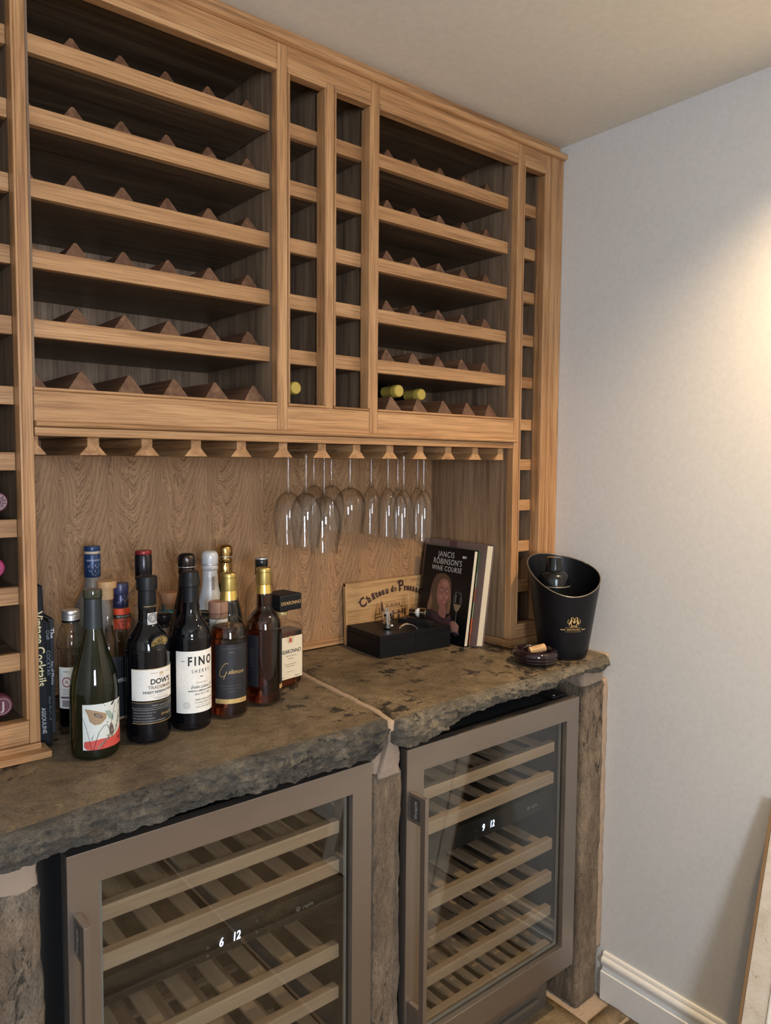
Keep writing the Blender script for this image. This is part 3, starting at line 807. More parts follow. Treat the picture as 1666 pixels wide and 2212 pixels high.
cap(t, 'capsule', [(.0142, .2740), (.0146, .2700), (.0148, .250), (.0160, .2225), (.0153, .2225)][::-1], plain('dark_green_capsule', (.012, .020, .024), .45))
cap(t, 'glass_lip', [(.0150, .2745), (.0157, .277), (.0157, .287), (.0148, .2895), (.0105, .2895)][::1], plain('dark_olive_lip', (.03, .035, .02), .12, 0, .6))
lb = wrap_patch('label', .0401, .019, .098, R(-57), R(57), plain('pale_art_paper', (.62, .66, .62), .55), t)
P = Print(); hw = .040
P.g(poly_geo([(-.038, .006), (-.033, .001), (-.026, 0), (.040, 0), (.040, .033), (.030, .026), (.012, .017), (-.010, .018), (-.026, .016), (-.037, .015)]), 0)
P.g(poly_geo([(-.036, .072), (-.029, .071), (-.018, .068), (-.008, .064), (.000, .060), (-.001, .052), (-.010, .044), (-.020, .043), (-.028, .050), (-.031, .062)]), 1)
P.g(poly_geo([(-.003, .066), (.006, .064), (.014, .052), (.013, .045), (.004, .051)]), 2)
P.g(poly_geo([(-.026, .021), (-.020, .029), (-.023, .022), (-.024, .014)]), 2)
P.g(ell_geo(-.014, .059, .008, .0030, 18, -.5, .72), 3); P.g(ell_geo(-.012, .058, .006, .0026, 18, -.5), 4)
P.g(ell_geo(.009, .029, .0048, .0130, 20, .1), 4); P.g(ell_geo(.009, .029, .0036, .0072, 18, .1, .75), 3)
P.g(ell_geo(.012, .076, .0050, .0017, 14, .7), 3); P.g(ell_geo(.030, .072, .0042, .0017, 14, 1.2), 3); P.g(ell_geo(.027, .043, .0060, .0018, 14, 1.0, .6), 3); P.g(ell_geo(.020, .032, .0008, .0035, 10), 3)
P.g(stroke_geo([(-.040, .057), (-.034, .040), (-.029, .020), (-.027, .008), (-.024, 0)], .0006), 3)
P.g(stroke_geo([(-.022, 0), (-.018, .016), (-.013, .030), (-.005, .040), (.000, .041), (.004, .033)], .0008), 3)
P.g(stroke_geo([(-.010, .001), (-.003, .012), (.003, .018), (.006, .026), (.008, .040), (.012, .056), (.018, .074)], .0007), 3)
P.g(stroke_geo([(-.001, .022), (.010, .020), (.020, .028), (.027, .050), (.036, .066)], .0020), 5)
P.g(stroke_geo([(-.016, .002), (-.008, .010), (.004, .019)], .0030), 4)
for cx_, cy_ in ((-.006, .079), (-.003, .075), (-.001, .080), (.001, .045), (.018, .058)): P.g(ell_geo(cx_, cy_, .0009, .0009, 8), 3)
P.t('.e.i', .027, .012, .008, 3, offset=.0002)
P.wrap('label_print', [plain('coral_print', (.55, .075, .055), .55), plain('tan_print', (.34, .23, .13), .6), plain('sage_print', (.28, .38, .32), .6), INK, plain('taupe_print', (.22, .17, .14), .6), plain('olive_print', (.28, .27, .15), .6)], lb, .0401, .019)
wrap_patch('back_label', .0401, .022, .092, R(-150), R(-119), PAPER, t)

# 2 port
pp = smoothprof(base(.0393)+[(.0396, .03), (.0396, .155), (.0390, .172), (.0345, .190), (.0240, .206), (.0172, .218), (.0158, .232), (.0160, .250), (.0150, .270)])+[(.015, .282)]
t = bottle('wine_bottle', -.4586, -.0386, 'black port bottle with white label above a black label and gold seal', 30, pp, BLKGLOSS)
cap(t, 'capsule', [(.0155, .2400), (.0164, .2440), (.0160, .262), (.0157, .276), (.0186, .2775), (.0188, .299), (.0182, .3012), (.0005, .3018)], BLKMAT)
Print().t('DOW\'S PORT', 0, 0, .0040, 0, space=1.2).g(poly_geo([(.016, -.0015), (.0195, -.0015), (.01775, .0018)])).wrap('capsule_lettering', [GOLDINK], t, .0163, .2475)
lb = wrap_patch('label', .0396, .080, .138, R(-75), R(80), PAPER, t)
P = Print().t("DOW'S", .004, .034, .0135, 0, offset=.00035, sx=.95).t('TRADEMARK', .004, .0235, .0090, 1, offset=.0001, sx=.95).t('FINEST RESERVE PORT', .001, .0150, .0062, 0, offset=.00012)
P.t('PORTO', .003, .0090, .0036, 1, space=1.4).g(stroke_geo([(-.020, .009), (-.008, .009)], .0003), 1).g(stroke_geo([(.013, .009), (.024, .009)], .0003), 1)
P.t('BOTTLED BY SILVA & COSENS', .004, .0048, .0022, 0).t('PRODUCT OF PORTUGAL', .008, .0026, .0022, 0).t('75cl', -.047, .004, .0035, 1)
P.g(ell_geo(.004, .049, .0045, .0030, 18, 0, .8), 2).g(poly_geo([(.001, .0475), (.007, .0475), (.004, .0515)]), 2).t('PRODUCE OF', -.010, .050, .0022, 1).t('PORTUGAL', .018, .050, .0022, 1).t('EST. 1798', .004, .0435, .0022, 1)
P.g(rect_geo(-.0515, .055, .0568, .0578, 24), 2)
P.wrap('label_print', [INK, plain('brown_ink', (.22, .15, .10), .5), GOLDINK], lb, .0396, .080)
lb = wrap_patch('label', .0396, .038, .0775, R(-75), R(80), BLKPAPER, t); tag(lb, 'black lower label with fine gold lines')
P = Print().t('FAMILY owned for EVERY bottle', .012, .0325, .0040, 0).g(rect_geo(-.0515, .055, .0285, .0289, 24), 0).g(rect_geo(-.0515, .055, .0000, .0009, 24), 1).g(rect_geo(-.0515, .055, .0385, .0391, 24), 1)
for i, s_ in enumerate(('Dow has been produced on Dows own Douro estate from', 'vineyards under their same care  over', 'two centuries. Such a record is', 'family tradition and winemaking skill', 'has earned its fame around the wine making world')):
    P.t(s_, -.048, .0255-i*.0052, .0031, 0, align='LEFT', sx=.92 if len(s_) > 40 else .85)
P.t('Symington', .014, .0150, .0060, 1, shear=.5)
P.wrap('label_print', [plain('silver_ink', (.45, .43, .40), .5), GOLDINK], lb, .0396, .038)
sl = wrap_patch('neck_seal', .0165, .2040, .2360, R(-28), R(36), plain('silver_label', (.55, .55, .53), .5), t, 10, .0022)
P = Print().g(ell_geo(0, .0225, .0085, .0085, 28, 0, .82), 0).g(ell_geo(0, .0225, .0050, .0050, 24, 0, .8), 0).t('GARANTIA', 0, .0225, .0030, 0).g(rect_geo(-.0045, .0045, .003, .0085, 4), 0)
for k_ in range(14):
    a = k_*2*PI/14; P.g(ell_geo(math.cos(a)*.0066, .0225+math.sin(a)*.0066, .0005, .0005, 6), 0)
P.wrap('seal_print', [plain('grey_ink', (.12, .12, .12), .5)], sl, .0165, .2040, R(4), .0032)
# gold medallion on the shoulder
md = MB(); M = Matrix.Rotation(R(2), 4, 'Z') @ Matrix.Translation((0, -.0360, .186)) @ Matrix.Rotation(R(28), 4, 'X') @ Matrix.Rotation(R(90), 4, 'X')
def disc(mb, M, prof, seg=36, sx=1.0):
    vs = []; fs = []
    for r, z in prof:
        for j in range(seg): a = 2*PI*j/seg; vs.append(M @ Vector((r*math.cos(a)*sx, r*math.sin(a), z)))
    for i in range(len(prof)-1):
        for j in range(seg): j2 = (j+1) % seg; fs.append((i*seg+j, i*seg+j2, (i+1)*seg+j2, (i+1)*seg+j))
    fs.append(tuple((len(prof)-1)*seg+j for j in range(seg))); fs.append(tuple(range(seg))[::-1]); mb.add(vs, fs); return mb
s_ = obj('shoulder_seal', disc(md, M, [(.0150, -.008), (.0168, .0), (.0172, .003), (.0160, .0045), (.0150, .0030)], sx=1.12), BLKMAT, t, world=False, smooth='auto'); tag(s_, 'gold and black oval shoulder seal')
g_ = obj('seal_disc', disc(MB(), M, [(.0146, .0028), (.0144, .0036)], sx=1.12), plain('seal_gold', (.60, .42, .15), .4, .35), s_, world=False)
P = Print().g(stroke_geo([(-.0130, .0000), (0, .0115), (.0130, .0000), (-.0130, .0000)], .0012)).g(ell_geo(0, 0, .0150, .0138, 36, 0, .93)).g(rect_geo(-.011, .011, -.0020, -.0012))
P.t('EST 1798', 0, -.0055, .0052, 0, offset=.0002).g(ell_geo(0, .0052, .0048, .0032, 16, 0, .75))
P.flat('seal_relief', [BLKMAT], g_, M @ Matrix.Translation((0, 0, .0039)))
P = Print().t('DOW', 0, .0035, .0036, 0, offset=.0002)
P.flat('seal_lettering', [BLKMAT], g_, M @ Matrix.Translation((0, 0, .0041)))

# 3 fino sherry
pf = smoothprof(base(.0378)+[(.0380, .03), (.0380, .165), (.0372, .180), (.0320, .197), (.0225, .211), (.0170, .224), (.0160, .240), (.0158, .262)])
t = bottle('wine_bottle', -.3687, -.0276, 'black sherry bottle with tall white FINO label', 27, pf, BLKGLOSS)
cap(t, 'capsule', [(.0160, .2430), (.0168, .2435), (.0164, .262), (.0163, .2725), (.0185, .2740), (.0186, .2800), (.0180, .2810), (.0164, .2990), (.0158, .3012), (.0005, .3016)], BLKMAT)
lb = wrap_patch('label', .0380, .035, .154, R(-72), R(72), plain('cream_label', (.82, .80, .73), .6), t)
P = Print().t('FINO', .002, .099, .0235, 0, offset=.0007, sx=.78, space=1.35).t('~', -.033, .101, .012, 0).t('SHERRY', .002, .080, .0098, 0, sx=.72, space=1.75).t('~', .002, .0700, .009, 0, offset=.0003)
P.t('PRODUCED BY', .004, .0580, .0030, 0, space=1.3).t('Emilio Lustau S.A.', .006, .0500, .0085, 0, shear=.45, sx=.8).t('GINEROS 53 - JEREZ DE LA FRONTERA', .004, .0425, .0032, 0, offset=.00012).t('Spain. R.E. nº 702', .004, .0365, .0052, 0, shear=.4, sx=.85)
P.t('BERRY BROS & RUDD', .010, .0250, .0042, 0).t('3 ST JAMES\'S STREET, LONDON', .010, .0195, .0031, 0).t('WINE & SPIRIT MERCHANTS', .010, .0110, .0031, 0)
P.g(ell_geo(-.026, .0155, .0062, .0062, 22, 0, .85), 1).g(ell_geo(-.026, .0155, .0040, .0040, 18, 0, .8), 1).t('A', -.026, .0155, .005, 1)
P.g(rect_geo(-.008, .028, .0150, .0153, 8), 0)
P.wrap('label_print', [INK, plain('olive_ink', (.42, .42, .36), .6)], lb, .0380, .035)

# 4, 5 whisky bottles
CLR = edge_glass('clear_glass', (.97, .97, .96), (.50, .50, .48), .45, 1.1)
WHISKY = liquid('whisky_rose', (.42, .14, .075))
WHISKY2 = liquid('whisky_dark', (.26, .075, .035))
pw = smoothprof(base(.0374)+[(.0376, .03), (.0376, .150), (.0375, .162), (.0352, .176), (.0285, .189), (.0200, .199), (.0166, .206), (.0168, .220), (.0160, .236), (.0135, .250)])
def whisky(x, y, label, off, lev, lm):
    t = bottle('whisky_bottle', x, y, label, off, pw, CLR, fill=(.0022, lev, lm))
    cap(t, 'stopper_cap', [(.0140, .2540), (.0160, .2540), (.0163, .2560), (.0158, .2790), (.0148, .2795), (.0148, .2806), (.0160, .2812), (.0160, .2875), (.0150, .2888), (.0005, .2892)], GOLDCAP)
    c = cap(t, 'neck_sleeve', [(.0168, .2345), (.0176, .2350), (.0168, .2440), (.0150, .2535), (.0140, .2538)], plain('pale_gold_sleeve', (.78, .56, .15), .25, .8))
    return t
t = whisky(-.2799, -.0135, 'rosy amber whisky bottle with black script label facing front', 8, .182, WHISKY)
lb = wrap_patch('label', .0376, .0415, .151, R(-53), R(53), plain('charcoal_label', (.014, .015, .019), .5), t)
P = Print().t('LIMITED EDITION', 0, .101, .0036, 1, space=1.4).g(rect_geo(-.0055, .0055, .0935, .0939), 0)
# looping script signature
def curve2(pts, n=6):
    out = []
    for i in range(len(pts)-1):
        p0 = pts[max(i-1, 0)]; p1 = pts[i]; p2 = pts[i+1]; p3 = pts[min(i+2, len(pts)-1)]
        for k in range(n):
            t_ = k/n; out.append(tuple(.5*((2*p1[j])+(-p0[j]+p2[j])*t_+(2*p0[j]-5*p1[j]+4*p2[j]-p3[j])*t_*t_+(-p0[j]+3*p1[j]-3*p2[j]+p3[j])*t_**3) for j in (0, 1)))
    out.append(pts[-1]); return out
P.g(stroke_geo(curve2([(-.006, .071), (-.012, .072), (-.019, .064), (-.024, .053), (-.022, .046), (-.016, .046), (-.011, .052), (-.010, .056), (-.013, .048), (-.016, .040)]), .0009), 0)
P.t('allemore', .0085, .0545, .0130, 0, shear=.5, sx=.70)
P.t('SPEYSIDE', .008, .0450, .0022, 1, space=1.4).t('HAZELOCH SINGLE', 0, .0265, .0037, 1, space=1.35).t('HIGHLAND MALT', 0, .0205, .0037, 1, space=1.35).t('WHISKY', 0, .0145, .0037, 1, space=1.35)
P.wrap('label_print', [GOLDINK, plain('slate_ink', (.13, .12, .12), .5)], lb, .0376, .0415)
st = wrap_patch('label_stripe', .0376, .0320, .0412, R(-53), R(53), GOLDINK, t)
Print().t('70cl', -.026, .0045, .0035).t('45.9% vol', .024, .0045, .0035).wrap('stripe_print', [INK], st, .0376, .0320)
t = whisky(-.1842, .0119, 'dark amber whisky bottle turned away, label edge at its side', 0, .232, WHISKY2)
lb = wrap_patch('label', .0376, .0415, .151, R(-118), R(-17), plain('charcoal_label', (.014, .015, .019), .5), t)
P = Print()
for i in range(9): P.g(rect_geo(-.006, .003+.002*(i % 3), .080-i*.0045, .0806-i*.0045, 3), 0)
P.wrap('label_print', [plain('slate_ink', (.13, .12, .12), .5)], lb, .0376, .0415, R(-40))
wrap_patch('label_stripe', .0376, .0320, .0412, R(58), R(85), GOLDINK, t)
wrap_patch('label_edge', .0376, .0414, .151, R(58), R(85), plain('charcoal_label', (.014, .015, .019), .5), t)

# 6 square amaretto bottle with block cap
AX, AY, AR = -.094, .088, R(9)
t = thing('liqueur_bottle', (AX, AY, ZT0), 'square amaretto bottle with black square DISARONNO cap', 'bottle', None, AR)
def rsq(hx, hy, r, z, n=5):
    out = []
    for cx_, cy_, a0 in ((hx-r, hy-r, 0), (-hx+r, hy-r, 90), (-hx+r, -hy+r, 180), (hx-r, -hy+r, 270)):
        for k in range(n+1): a = R(a0+90*k/n); out.append((cx_+r*math.cos(a), cy_+r*math.sin(a), z))
    return out
def loft(rings):
    vs = [p for r_ in rings for p in r_]; K = len(rings[0]); fs = []
    for i in range(len(rings)-1):
        for j in range(K): j2 = (j+1) % K; fs.append((i*K+j, i*K+j2, (i+1)*K+j2, (i+1)*K+j))
    fs.append(tuple(range(K))[::-1]); fs.append(tuple((len(rings)-1)*K+j for j in range(K))); return MB().add(vs, fs)
sq = [(.040, .024, .010, .001), (.0445, .0285, .012, .006), (.0455, .0295, .012, .020), (.0455, .0295, .012, .122), (.0445, .0285, .012, .134), (.038, .024, .012, .144), (.024, .017, .012, .1495), (.0125, .0125, .012, .152), (.0115, .0115, .0113, .162), (.0125, .0125, .0123, .165), (.0115, .0115, .0113, .182)]
obj('glass_body', loft([rsq(*a) for a in sq]), CLR, t, world=False, smooth='auto')
obj('liquid', loft([rsq(a[0]-.003, a[1]-.003, a[2]-.002, a[3]+.003) for a in sq[:4]]+[rsq(.0425, .0265, .010, .128)]), liquid('amaretto', (.30, .085, .03)), t, world=False, smooth='auto')
cp = obj('block_cap', MB().box(-.0325, .0325, -.0325, .0325, .1780, .2150), BLKMAT, t, world=False, bevel=.003)
FR = lambda x, y, z: Matrix.Translation((x, y, z)) @ Matrix(((1, 0, 0, 0), (0, 0, -1, 0), (0, 1, 0, 0), (0, 0, 0, 1)))
Print().t('DISARONNO', 0, 0, .0108, 0, offset=.0001, sx=.92).flat('cap_lettering', [GOLDINK], cp, FR(0, -.0329, .1955))
Print().g(ell_geo(0, 0, .014, .014, 24, 0, .9)).g(ell_geo(0, 0, .006, .009, 18, 0, .7)).flat('cap_crest', [plain('dark_gold', (.10, .085, .06), .4, .5)], cp, Matrix.Translation((0, 0, .2153)))
obj('neck_ring', MB().lathe([(.0135, .164), (.0142, .1655), (.0142, .170), (.0132, .172)], 24, cap0=False, cap1=False), GOLDINK, t, world=False, smooth=True)
lb = obj('label', MB().box(-.034, .036, -.0301, -.0296, .022, .118), plain('cream_gold_label', (.70, .62, .46), .5), t, world=False)
P = Print().t('DISARONNO', 0, .036-.0, .0125, 0, offset=.00015, sx=.86).t('ORIGINALE', .002, .026, .0042, 0, space=1.5).t('SINCE 1525', .002, .0195, .0032, 0).t("THE WORLD'S FAVOURITE", 0, .007, .0030, 0).t('ITALIAN LIQUEUR', 0, .002, .0030, 0).t('imported product', 0, -.010, .0024, 0).t('28% vol', -.022, -.0215, .0032, 0).t('700 ml e', .020, -.0215, .0040, 0)
P.g(ell_geo(0, .062, .0035, .0055, 16), 2).g(ell_geo(-.006, .062, .0022, .0075, 14, .25, .5), 1).g(ell_geo(.006, .062, .0022, .0075, 14, -.25, .5), 1).g(ell_geo(0, .0700, .0040, .0018, 12), 1)
P.g(stroke_geo([(-.032, -.026), (.034, -.026), (.034, .070), (-.032, .070), (-.032, -.026)], .0005), 1)
P.flat('label_print', [INK, GOLDINK, plain('red_ink', (.4, .06, .04), .5)], lb, FR(0, -.0305, .048))

# bottles behind ------------------------------------------------------
# small clear bottle with ribbed silver cap
ps = smoothprof([(.0005, .003), (.020, .002), (.0235, .006), (.0245, .014), (.0245, .150), (.0262, .162), (.0262, .172), (.0225, .186), (.0218, .196), (.0155, .205), (.0140, .212), (.0140, .222)])
t = bottle('spirit_bottle', -.5580, .0830, 'small clear bottle with ribbed silver screw cap beside the cocktail books', 0, ps, CLR, fill=(.002, .118, liquid('blue_black_liquor', (.02, .03, .045))))
cap(t, 'screw_cap', [(.0148, .2130), (.0160, .2135), (.0160, .2160), (.0152, .2165), (.0152, .2190), (.0160, .2195), (.0160, .2225), (.0152, .2230), (.0158, .2260), (.0158, .2300), (.0150, .2315), (.0005, .2318)], SILVER)
cap(t, 'cap_seal_ring', [(.0150, .2092), (.0158, .2095), (.0158, .2122), (.0150, .2125)], BLKMAT)
lb = wrap_patch('label', .0246, .050, .128, R(-62), R(16), PAPER, t)
P = Print().g(ell_geo(-.006, .048, .0085, .0095, 26, 0, .8), 0).t('A', -.006, .048, .010, 0).t('Bitters', -.006, .068, .0045, 1, shear=.2).g(rect_geo(-.018, .006, .0170, .0200, 6), 1)
for i in range(5): P.g(rect_geo(-.014, .001+.001*(i % 2), .034-i*.0032, .0346-i*.0032, 4), 1)
for i in range(14): P.g(rect_geo(-.015+i*.0011, -.0145+i*.0011+.0002*(i % 3), .001, .014), 1)
P.wrap('label_print', [plain('magenta_ink', (.35, .03, .10), .5), plain('purple_ink', (.08, .04, .08), .5)], lb, .0246, .052, R(-8))

def neckcap(t, z0, z1, r, mat, name='cap', r2=None):
    return cap(t, name, [(r*.98, z0), (r, z0+.001), (r2 or r, z1-.0025), ((r2 or r)-.001, z1-.0005), (.0005, z1)], mat)
FROST = plain('frosted_glass', (.30, .27, .25), .25, 0, .5)
BLUECAP = plain('blue_foil', (.020, .050, .14), .35, .2)
pgz = smoothprof(base(.0390)+[(.0395, .03), (.0400, .150), (.0395, .185), (.0350, .210), (.0240, .232), (.0170, .248), (.0150, .268), (.0145, .300)])
t = bottle('vodka_bottle', -.4690, .2330, 'frosted grey vodka bottle with tall blue cap at back left', 10, pgz, FROST)
neckcap(t, .268, .317, .0168, BLUECAP, 'neck_sleeve'); cap(t, 'cream_band', [(.0150, .3170), (.0158, .3172), (.0158, .3225), (.0150, .3228)], plain('cream_band_mat', (.55, .46, .34), .5))
neckcap(t, .3228, .3335, .0166, BLUECAP, 'stopper')
P = Print().t('GREY GOOSE', 0, .036, .0048, 0)
for i, (a, b) in enumerate(((-.012, .022), (-.009, .024), (-.004, .021), (.002, .024), (.006, .020), (.010, .025), (-.010, .014), (-.006, .012), (.001, .013), (.006, .008), (.009, .012), (-.003, .006), (.002, .004))):
    P.g(stroke_geo([(a, b), (a+.0018, b+.003), (a+.0022, b-.0018)], .0006))
P.wrap('sleeve_print', [plain('white_ink', (.62, .64, .68), .5)], t, .0168, .268)

CORKT = plain('wood_stopper', (.46, .27, .12), .5)
pc = smoothprof(base(.0400)+[(.0405, .03), (.0405, .118), (.0400, .150), (.0370, .170), (.0265, .190), (.0172, .210), (.0150, .228), (.0150, .248), (.0142, .270)])
t = bottle('whisky_bottle', -.5020, .0490, 'clear bottle with light wooden stopper and black script label behind green bottle', 20, pc, CLR)
cap(t, 'wood_stopper', [(.0150, .2720), (.0178, .2725), (.0182, .2745), (.0182, .2830), (.0174, .2855), (.0005, .2858)], CORKT)
cap(t, 'cork_plug', [(.0120, .2510), (.0122, .2515), (.0124, .2718)], CORK)
lb = wrap_patch('label', .0405, .028, .148, R(-65), R(65), BLKPAPER, t)
P = Print().t('Gallemore', .004, .075, .0150, 0, shear=.45, sx=.8, offset=.0001).g(rect_geo(-.046, .046, 0, .0045, 20), 1).g(stroke_geo([(.006, .113), (.013, .115)], .0004), 1)
P.wrap('label_print', [plain('silver_ink', (.45, .43, .40), .5), plain('tan_stripe', (.25, .17, .09), .5)], lb, .0405, .028)

pt = smoothprof(base(.0330)+[(.0335, .03), (.0335, .150), (.0320, .168), (.0240, .186), (.0165, .200), (.0152, .214), (.0150, .240)])
t = bottle('liqueur_bottle', -.4380, .1560, 'triple sec bottle with navy screw cap and orange neck label', 18, pt, CLR, fill=(.002, .17, liquid('clear_liqueur', (.85, .86, .88))))
neckcap(t, .2120, .2400, .0155, plain('navy_foil', (.020, .022, .075), .3, .3), 'neck_foil'); neckcap(t, .2400, .2620, .0162, plain('navy_cap', (.03, .035, .10), .35), 'screw_cap')
Print().g(stroke_geo(curve2([(-.012, -.002), (-.004, .002), (0, .007), (.003, .001), (.008, .004), (.013, .006)]), .0006)).wrap('cap_signature', [plain('pale_blue_ink', (.35, .37, .5), .5)], t, .0156, .224)
lb = wrap_patch('neck_label', .0172, .1640, .2110, R(-65), R(65), plain('orange_label', (.78, .075, .02), .5), t, 18, .0015)
P = Print().g(rect_geo(-.019, .019, .0265, .0345, 10), 0).t('DE KUYPER', 0, .0305, .0048, 1).t('TRIPLE', .001, .0205, .0068, 2, offset=.0002, sx=.9).t('SEC', .001, .0135, .0068, 2, offset=.0002, sx=.9)
P.wrap('label_print', [INK, PAPER, plain('dark_red_ink', (.16, .02, .01), .5)], lb, .0172, .1640, 0, .0024)

pr = smoothprof(base(.0370)+[(.0375, .03), (.0378, .200), (.0370, .228), (.0310, .246), (.0205, .258), (.0155, .270), (.0145, .290)])
t = bottle('spirit_bottle', -.4170, .0830, 'clear spirit bottle with red-topped black cap standing behind the port', 6, pr, CLR)
neckcap(t, .2760, .3270, .0166, plain('black_gloss_cap', (.008, .008, .012), .25, .2), 'cap'); neckcap(t, .3270, .3350, .0163, plain('dark_red_cap', (.22, .015, .02), .35, .3), 'cap_top')
P = Print().t('Nether', 0, .010, .0075, 0, shear=.4, sx=.8).g(rect_geo(-.022, .022, .0022, .0030, 10), 0).wrap('cap_print', [plain('khaki_ink', (.30, .27, .16), .5)], t, .0167, .276)

pco = smoothprof(base(.0375)+[(.0380, .03), (.0385, .120), (.0365, .136), (.0300, .148), (.0262, .156), (.0258, .165), (.0256, .190), (.0225, .197), (.0205, .204)])
t = bottle('gin_bottle', -.3130, .1970, 'gin bottle with broad copper-brown stopper and teal label at the back', 8, pco, CLR, fill=(.002, .14, liquid('clear_liqueur', (.85, .86, .88))))
neckcap(t, .2000, .2250, .0232, plain('copper_wood', (.38, .19, .095), .5), 'wood_stopper')
TEAL = plain('teal_label', (.02, .16, .18), .5)
lb = wrap_patch('label', .0385, .060, .128, R(-60), R(60), TEAL, t)
lb2 = wrap_patch('shoulder_label', .0260, .157, .189, R(-75), R(75), TEAL, t, 20, .0006)
Print().t('HAMILTON', -.002, .016, .0160, 0, offset=.0004, sx=.62).g(rect_geo(-.032, .032, .0265, .0274, 14), 0).g(rect_geo(-.032, .032, .0045, .0053, 14), 0).wrap('label_print', [plain('pale_teal_ink', (.42, .55, .52), .5)], lb2, .0262, .157)
wrap_patch('tax_strip', .0200, .168, .208, R(-75), R(-42), TEAL, t, 6, .0012)

psm = smoothprof(base(.0190)+[(.0195, .03), (.0195, .120), (.0175, .140), (.0120, .156), (.0105, .170), (.0105, .195)])
t = bottle('wine_bottle', -.4010, .0250, 'small dark half bottle with round glass stopper between port and sherry', 0, psm, BLKGLOSS)
cap(t, 'stopper', [(.0110, .1890), (.0125, .1900), (.0125, .1945), (.0100, .1960), (.0140, .1990), (.0170, .2060), (.0165, .2130), (.0110, .2160), (.0005, .2165)], plain('dark_bronze', (.035, .028, .025), .2, .7))
cap(t, 'neck_band', [(.0108, .168), (.0128, .1685), (.0128, .1880), (.0108, .1885)], plain('brown_band', (.10, .055, .03), .4))

def foil(r, z, a):
    if z < .255: return r
    return r*(1+.045*noise.noise(Vector((math.cos(a)*3.2, math.sin(a)*3.2, z*130)))+.02*noise.noise(Vector((math.cos(a)*9, math.sin(a)*9, z*300))))
pch = smoothprof(base(.0430)+[(.0435, .03), (.0435, .125), (.0410, .150), (.0330, .180), (.0245, .208), (.0180, .236), (.0160, .262), (.0150, .290)])
def champagne(x, y, label, off, foilmat, low, h=.315):
    t = bottle('champagne_bottle', x, y, label, off, pch, plain('dark_green_black_glass', (.006, .010, .008), .05, 0, .6, .5))
    f = prof_at(pch); pr_ = [(f(z)+.0008, z) for z in [low+(.262-low)*i/8 for i in range(9)]]
    pr_ += [(.0163, .268), (.0160, .2720), (.0180, .2745), (.0184, .279), (.0168, .2810), (.0168, .284), (.0178, .286), (.0182, .292), (.0184, .300), (.0176, .307), (.0150, .312), (.0100, .3146), (.0005, .3150)]
    pp_ = [];
    for (r0, z0_), (r1, z1_) in zip(pr_, pr_[1:]):
        pp_.append((r0, z0_)); pp_.append(((r0+r1)/2, (z0_+z1_)/2))
    pp_.append(pr_[-1]); pp_ = [(r, z+(h-.315)*min(1, z/.3)) for r, z in pp_]
    c = cap(t, 'foil', pp_, foilmat, 48, fn=foil)
    cap(t, 'wire_muselet', [(.0178, .2855+h-.315), (.0192, .2858+h-.315), (.0192, .2872+h-.315), (.0178, .2875+h-.315)], SILVER, 24)
    return t
t = champagne(-.3155, .1055, 'champagne bottle with crumpled dark pewter foil behind the sherry', 0, plain('pewter_foil', (.06, .05, .045), .28, .9), .20, .320)
t = champagne(-.2400, .1515, 'champagne bottle with white foil neck and black band', 16, plain('white_foil', (.62, .63, .64), .35, .15), .188)
Print().t('POL ROGER', 0, 0, .0088, 0, rot=PI/2, offset=.0001, sx=1.05).wrap('neck_lettering', [plain('taupe_ink', (.16, .13, .11), .5)], t, .0170, .236, R(8), .0035)
Print().g(ell_geo(0, 0, .003, .004, 12)).wrap('neck_crest', [GOLDINK], t, .0250, .203, R(8), .0025)
nb = wrap_patch('neck_label', .0290, .160, .186, R(-80), R(80), BLKPAPER, t, 20, .001, rfn=prof_at(pch), nz=4)
P = Print().t('POL ROGER', 0, .0115, .0080, 0).g(rect_geo(-.040, .040, .0235, .0250, 14), 0).g(rect_geo(-.038, .038, .0010, .0022, 14), 0).wrap('band_lettering', [GOLDINK], nb, .030, .160, 0, .0022, rfn=prof_at(pch))
t = champagne(-.1580, .2400, 'champagne bottle with shiny gold foil at the back', 12, plain('antique_gold_foil', (.55, .36, .13), .25, .95), .225, .316)
Print().t('Brut', 0, 0, .0090, 0, rot=PI/2, shear=.4).wrap('neck_lettering', [INK], t, .0170, .246, 0, .003)

pwc = smoothprof(base(.0235)+[(.0240, .03), (.0240, .110), (.0225, .140), (.0190, .160), (.0175, .175), (.0172, .194)])
t = bottle('spirit_bottle', -.2680, .0560, 'slim bottle with pinkish wooden stopper and white neck label behind whisky', 10, pwc, CLR)
cap(t, 'wood_stopper', [(.0185, .1960), (.0200, .1965), (.0203, .1990), (.0203, .2165), (.0195, .2195), (.0005, .2200)], plain('pink_wood', (.40, .21, .14), .5))
cap(t, 'cork_collar', [(.0176, .1850), (.0196, .1853), (.0196, .1950), (.0185, .1955)], plain('collar_wood', (.30, .17, .11), .5))
lb = wrap_patch('neck_label', .0180, .150, .184, R(-80), R(80), PAPER, t, 18, .0015)
Print().g(ell_geo(.009, .016, .0030, .0045, 16, 0, .7)).wrap('label_print', [plain('grey_ink', (.12, .12, .12), .5)], lb, .0180, .150, 0, .0025)

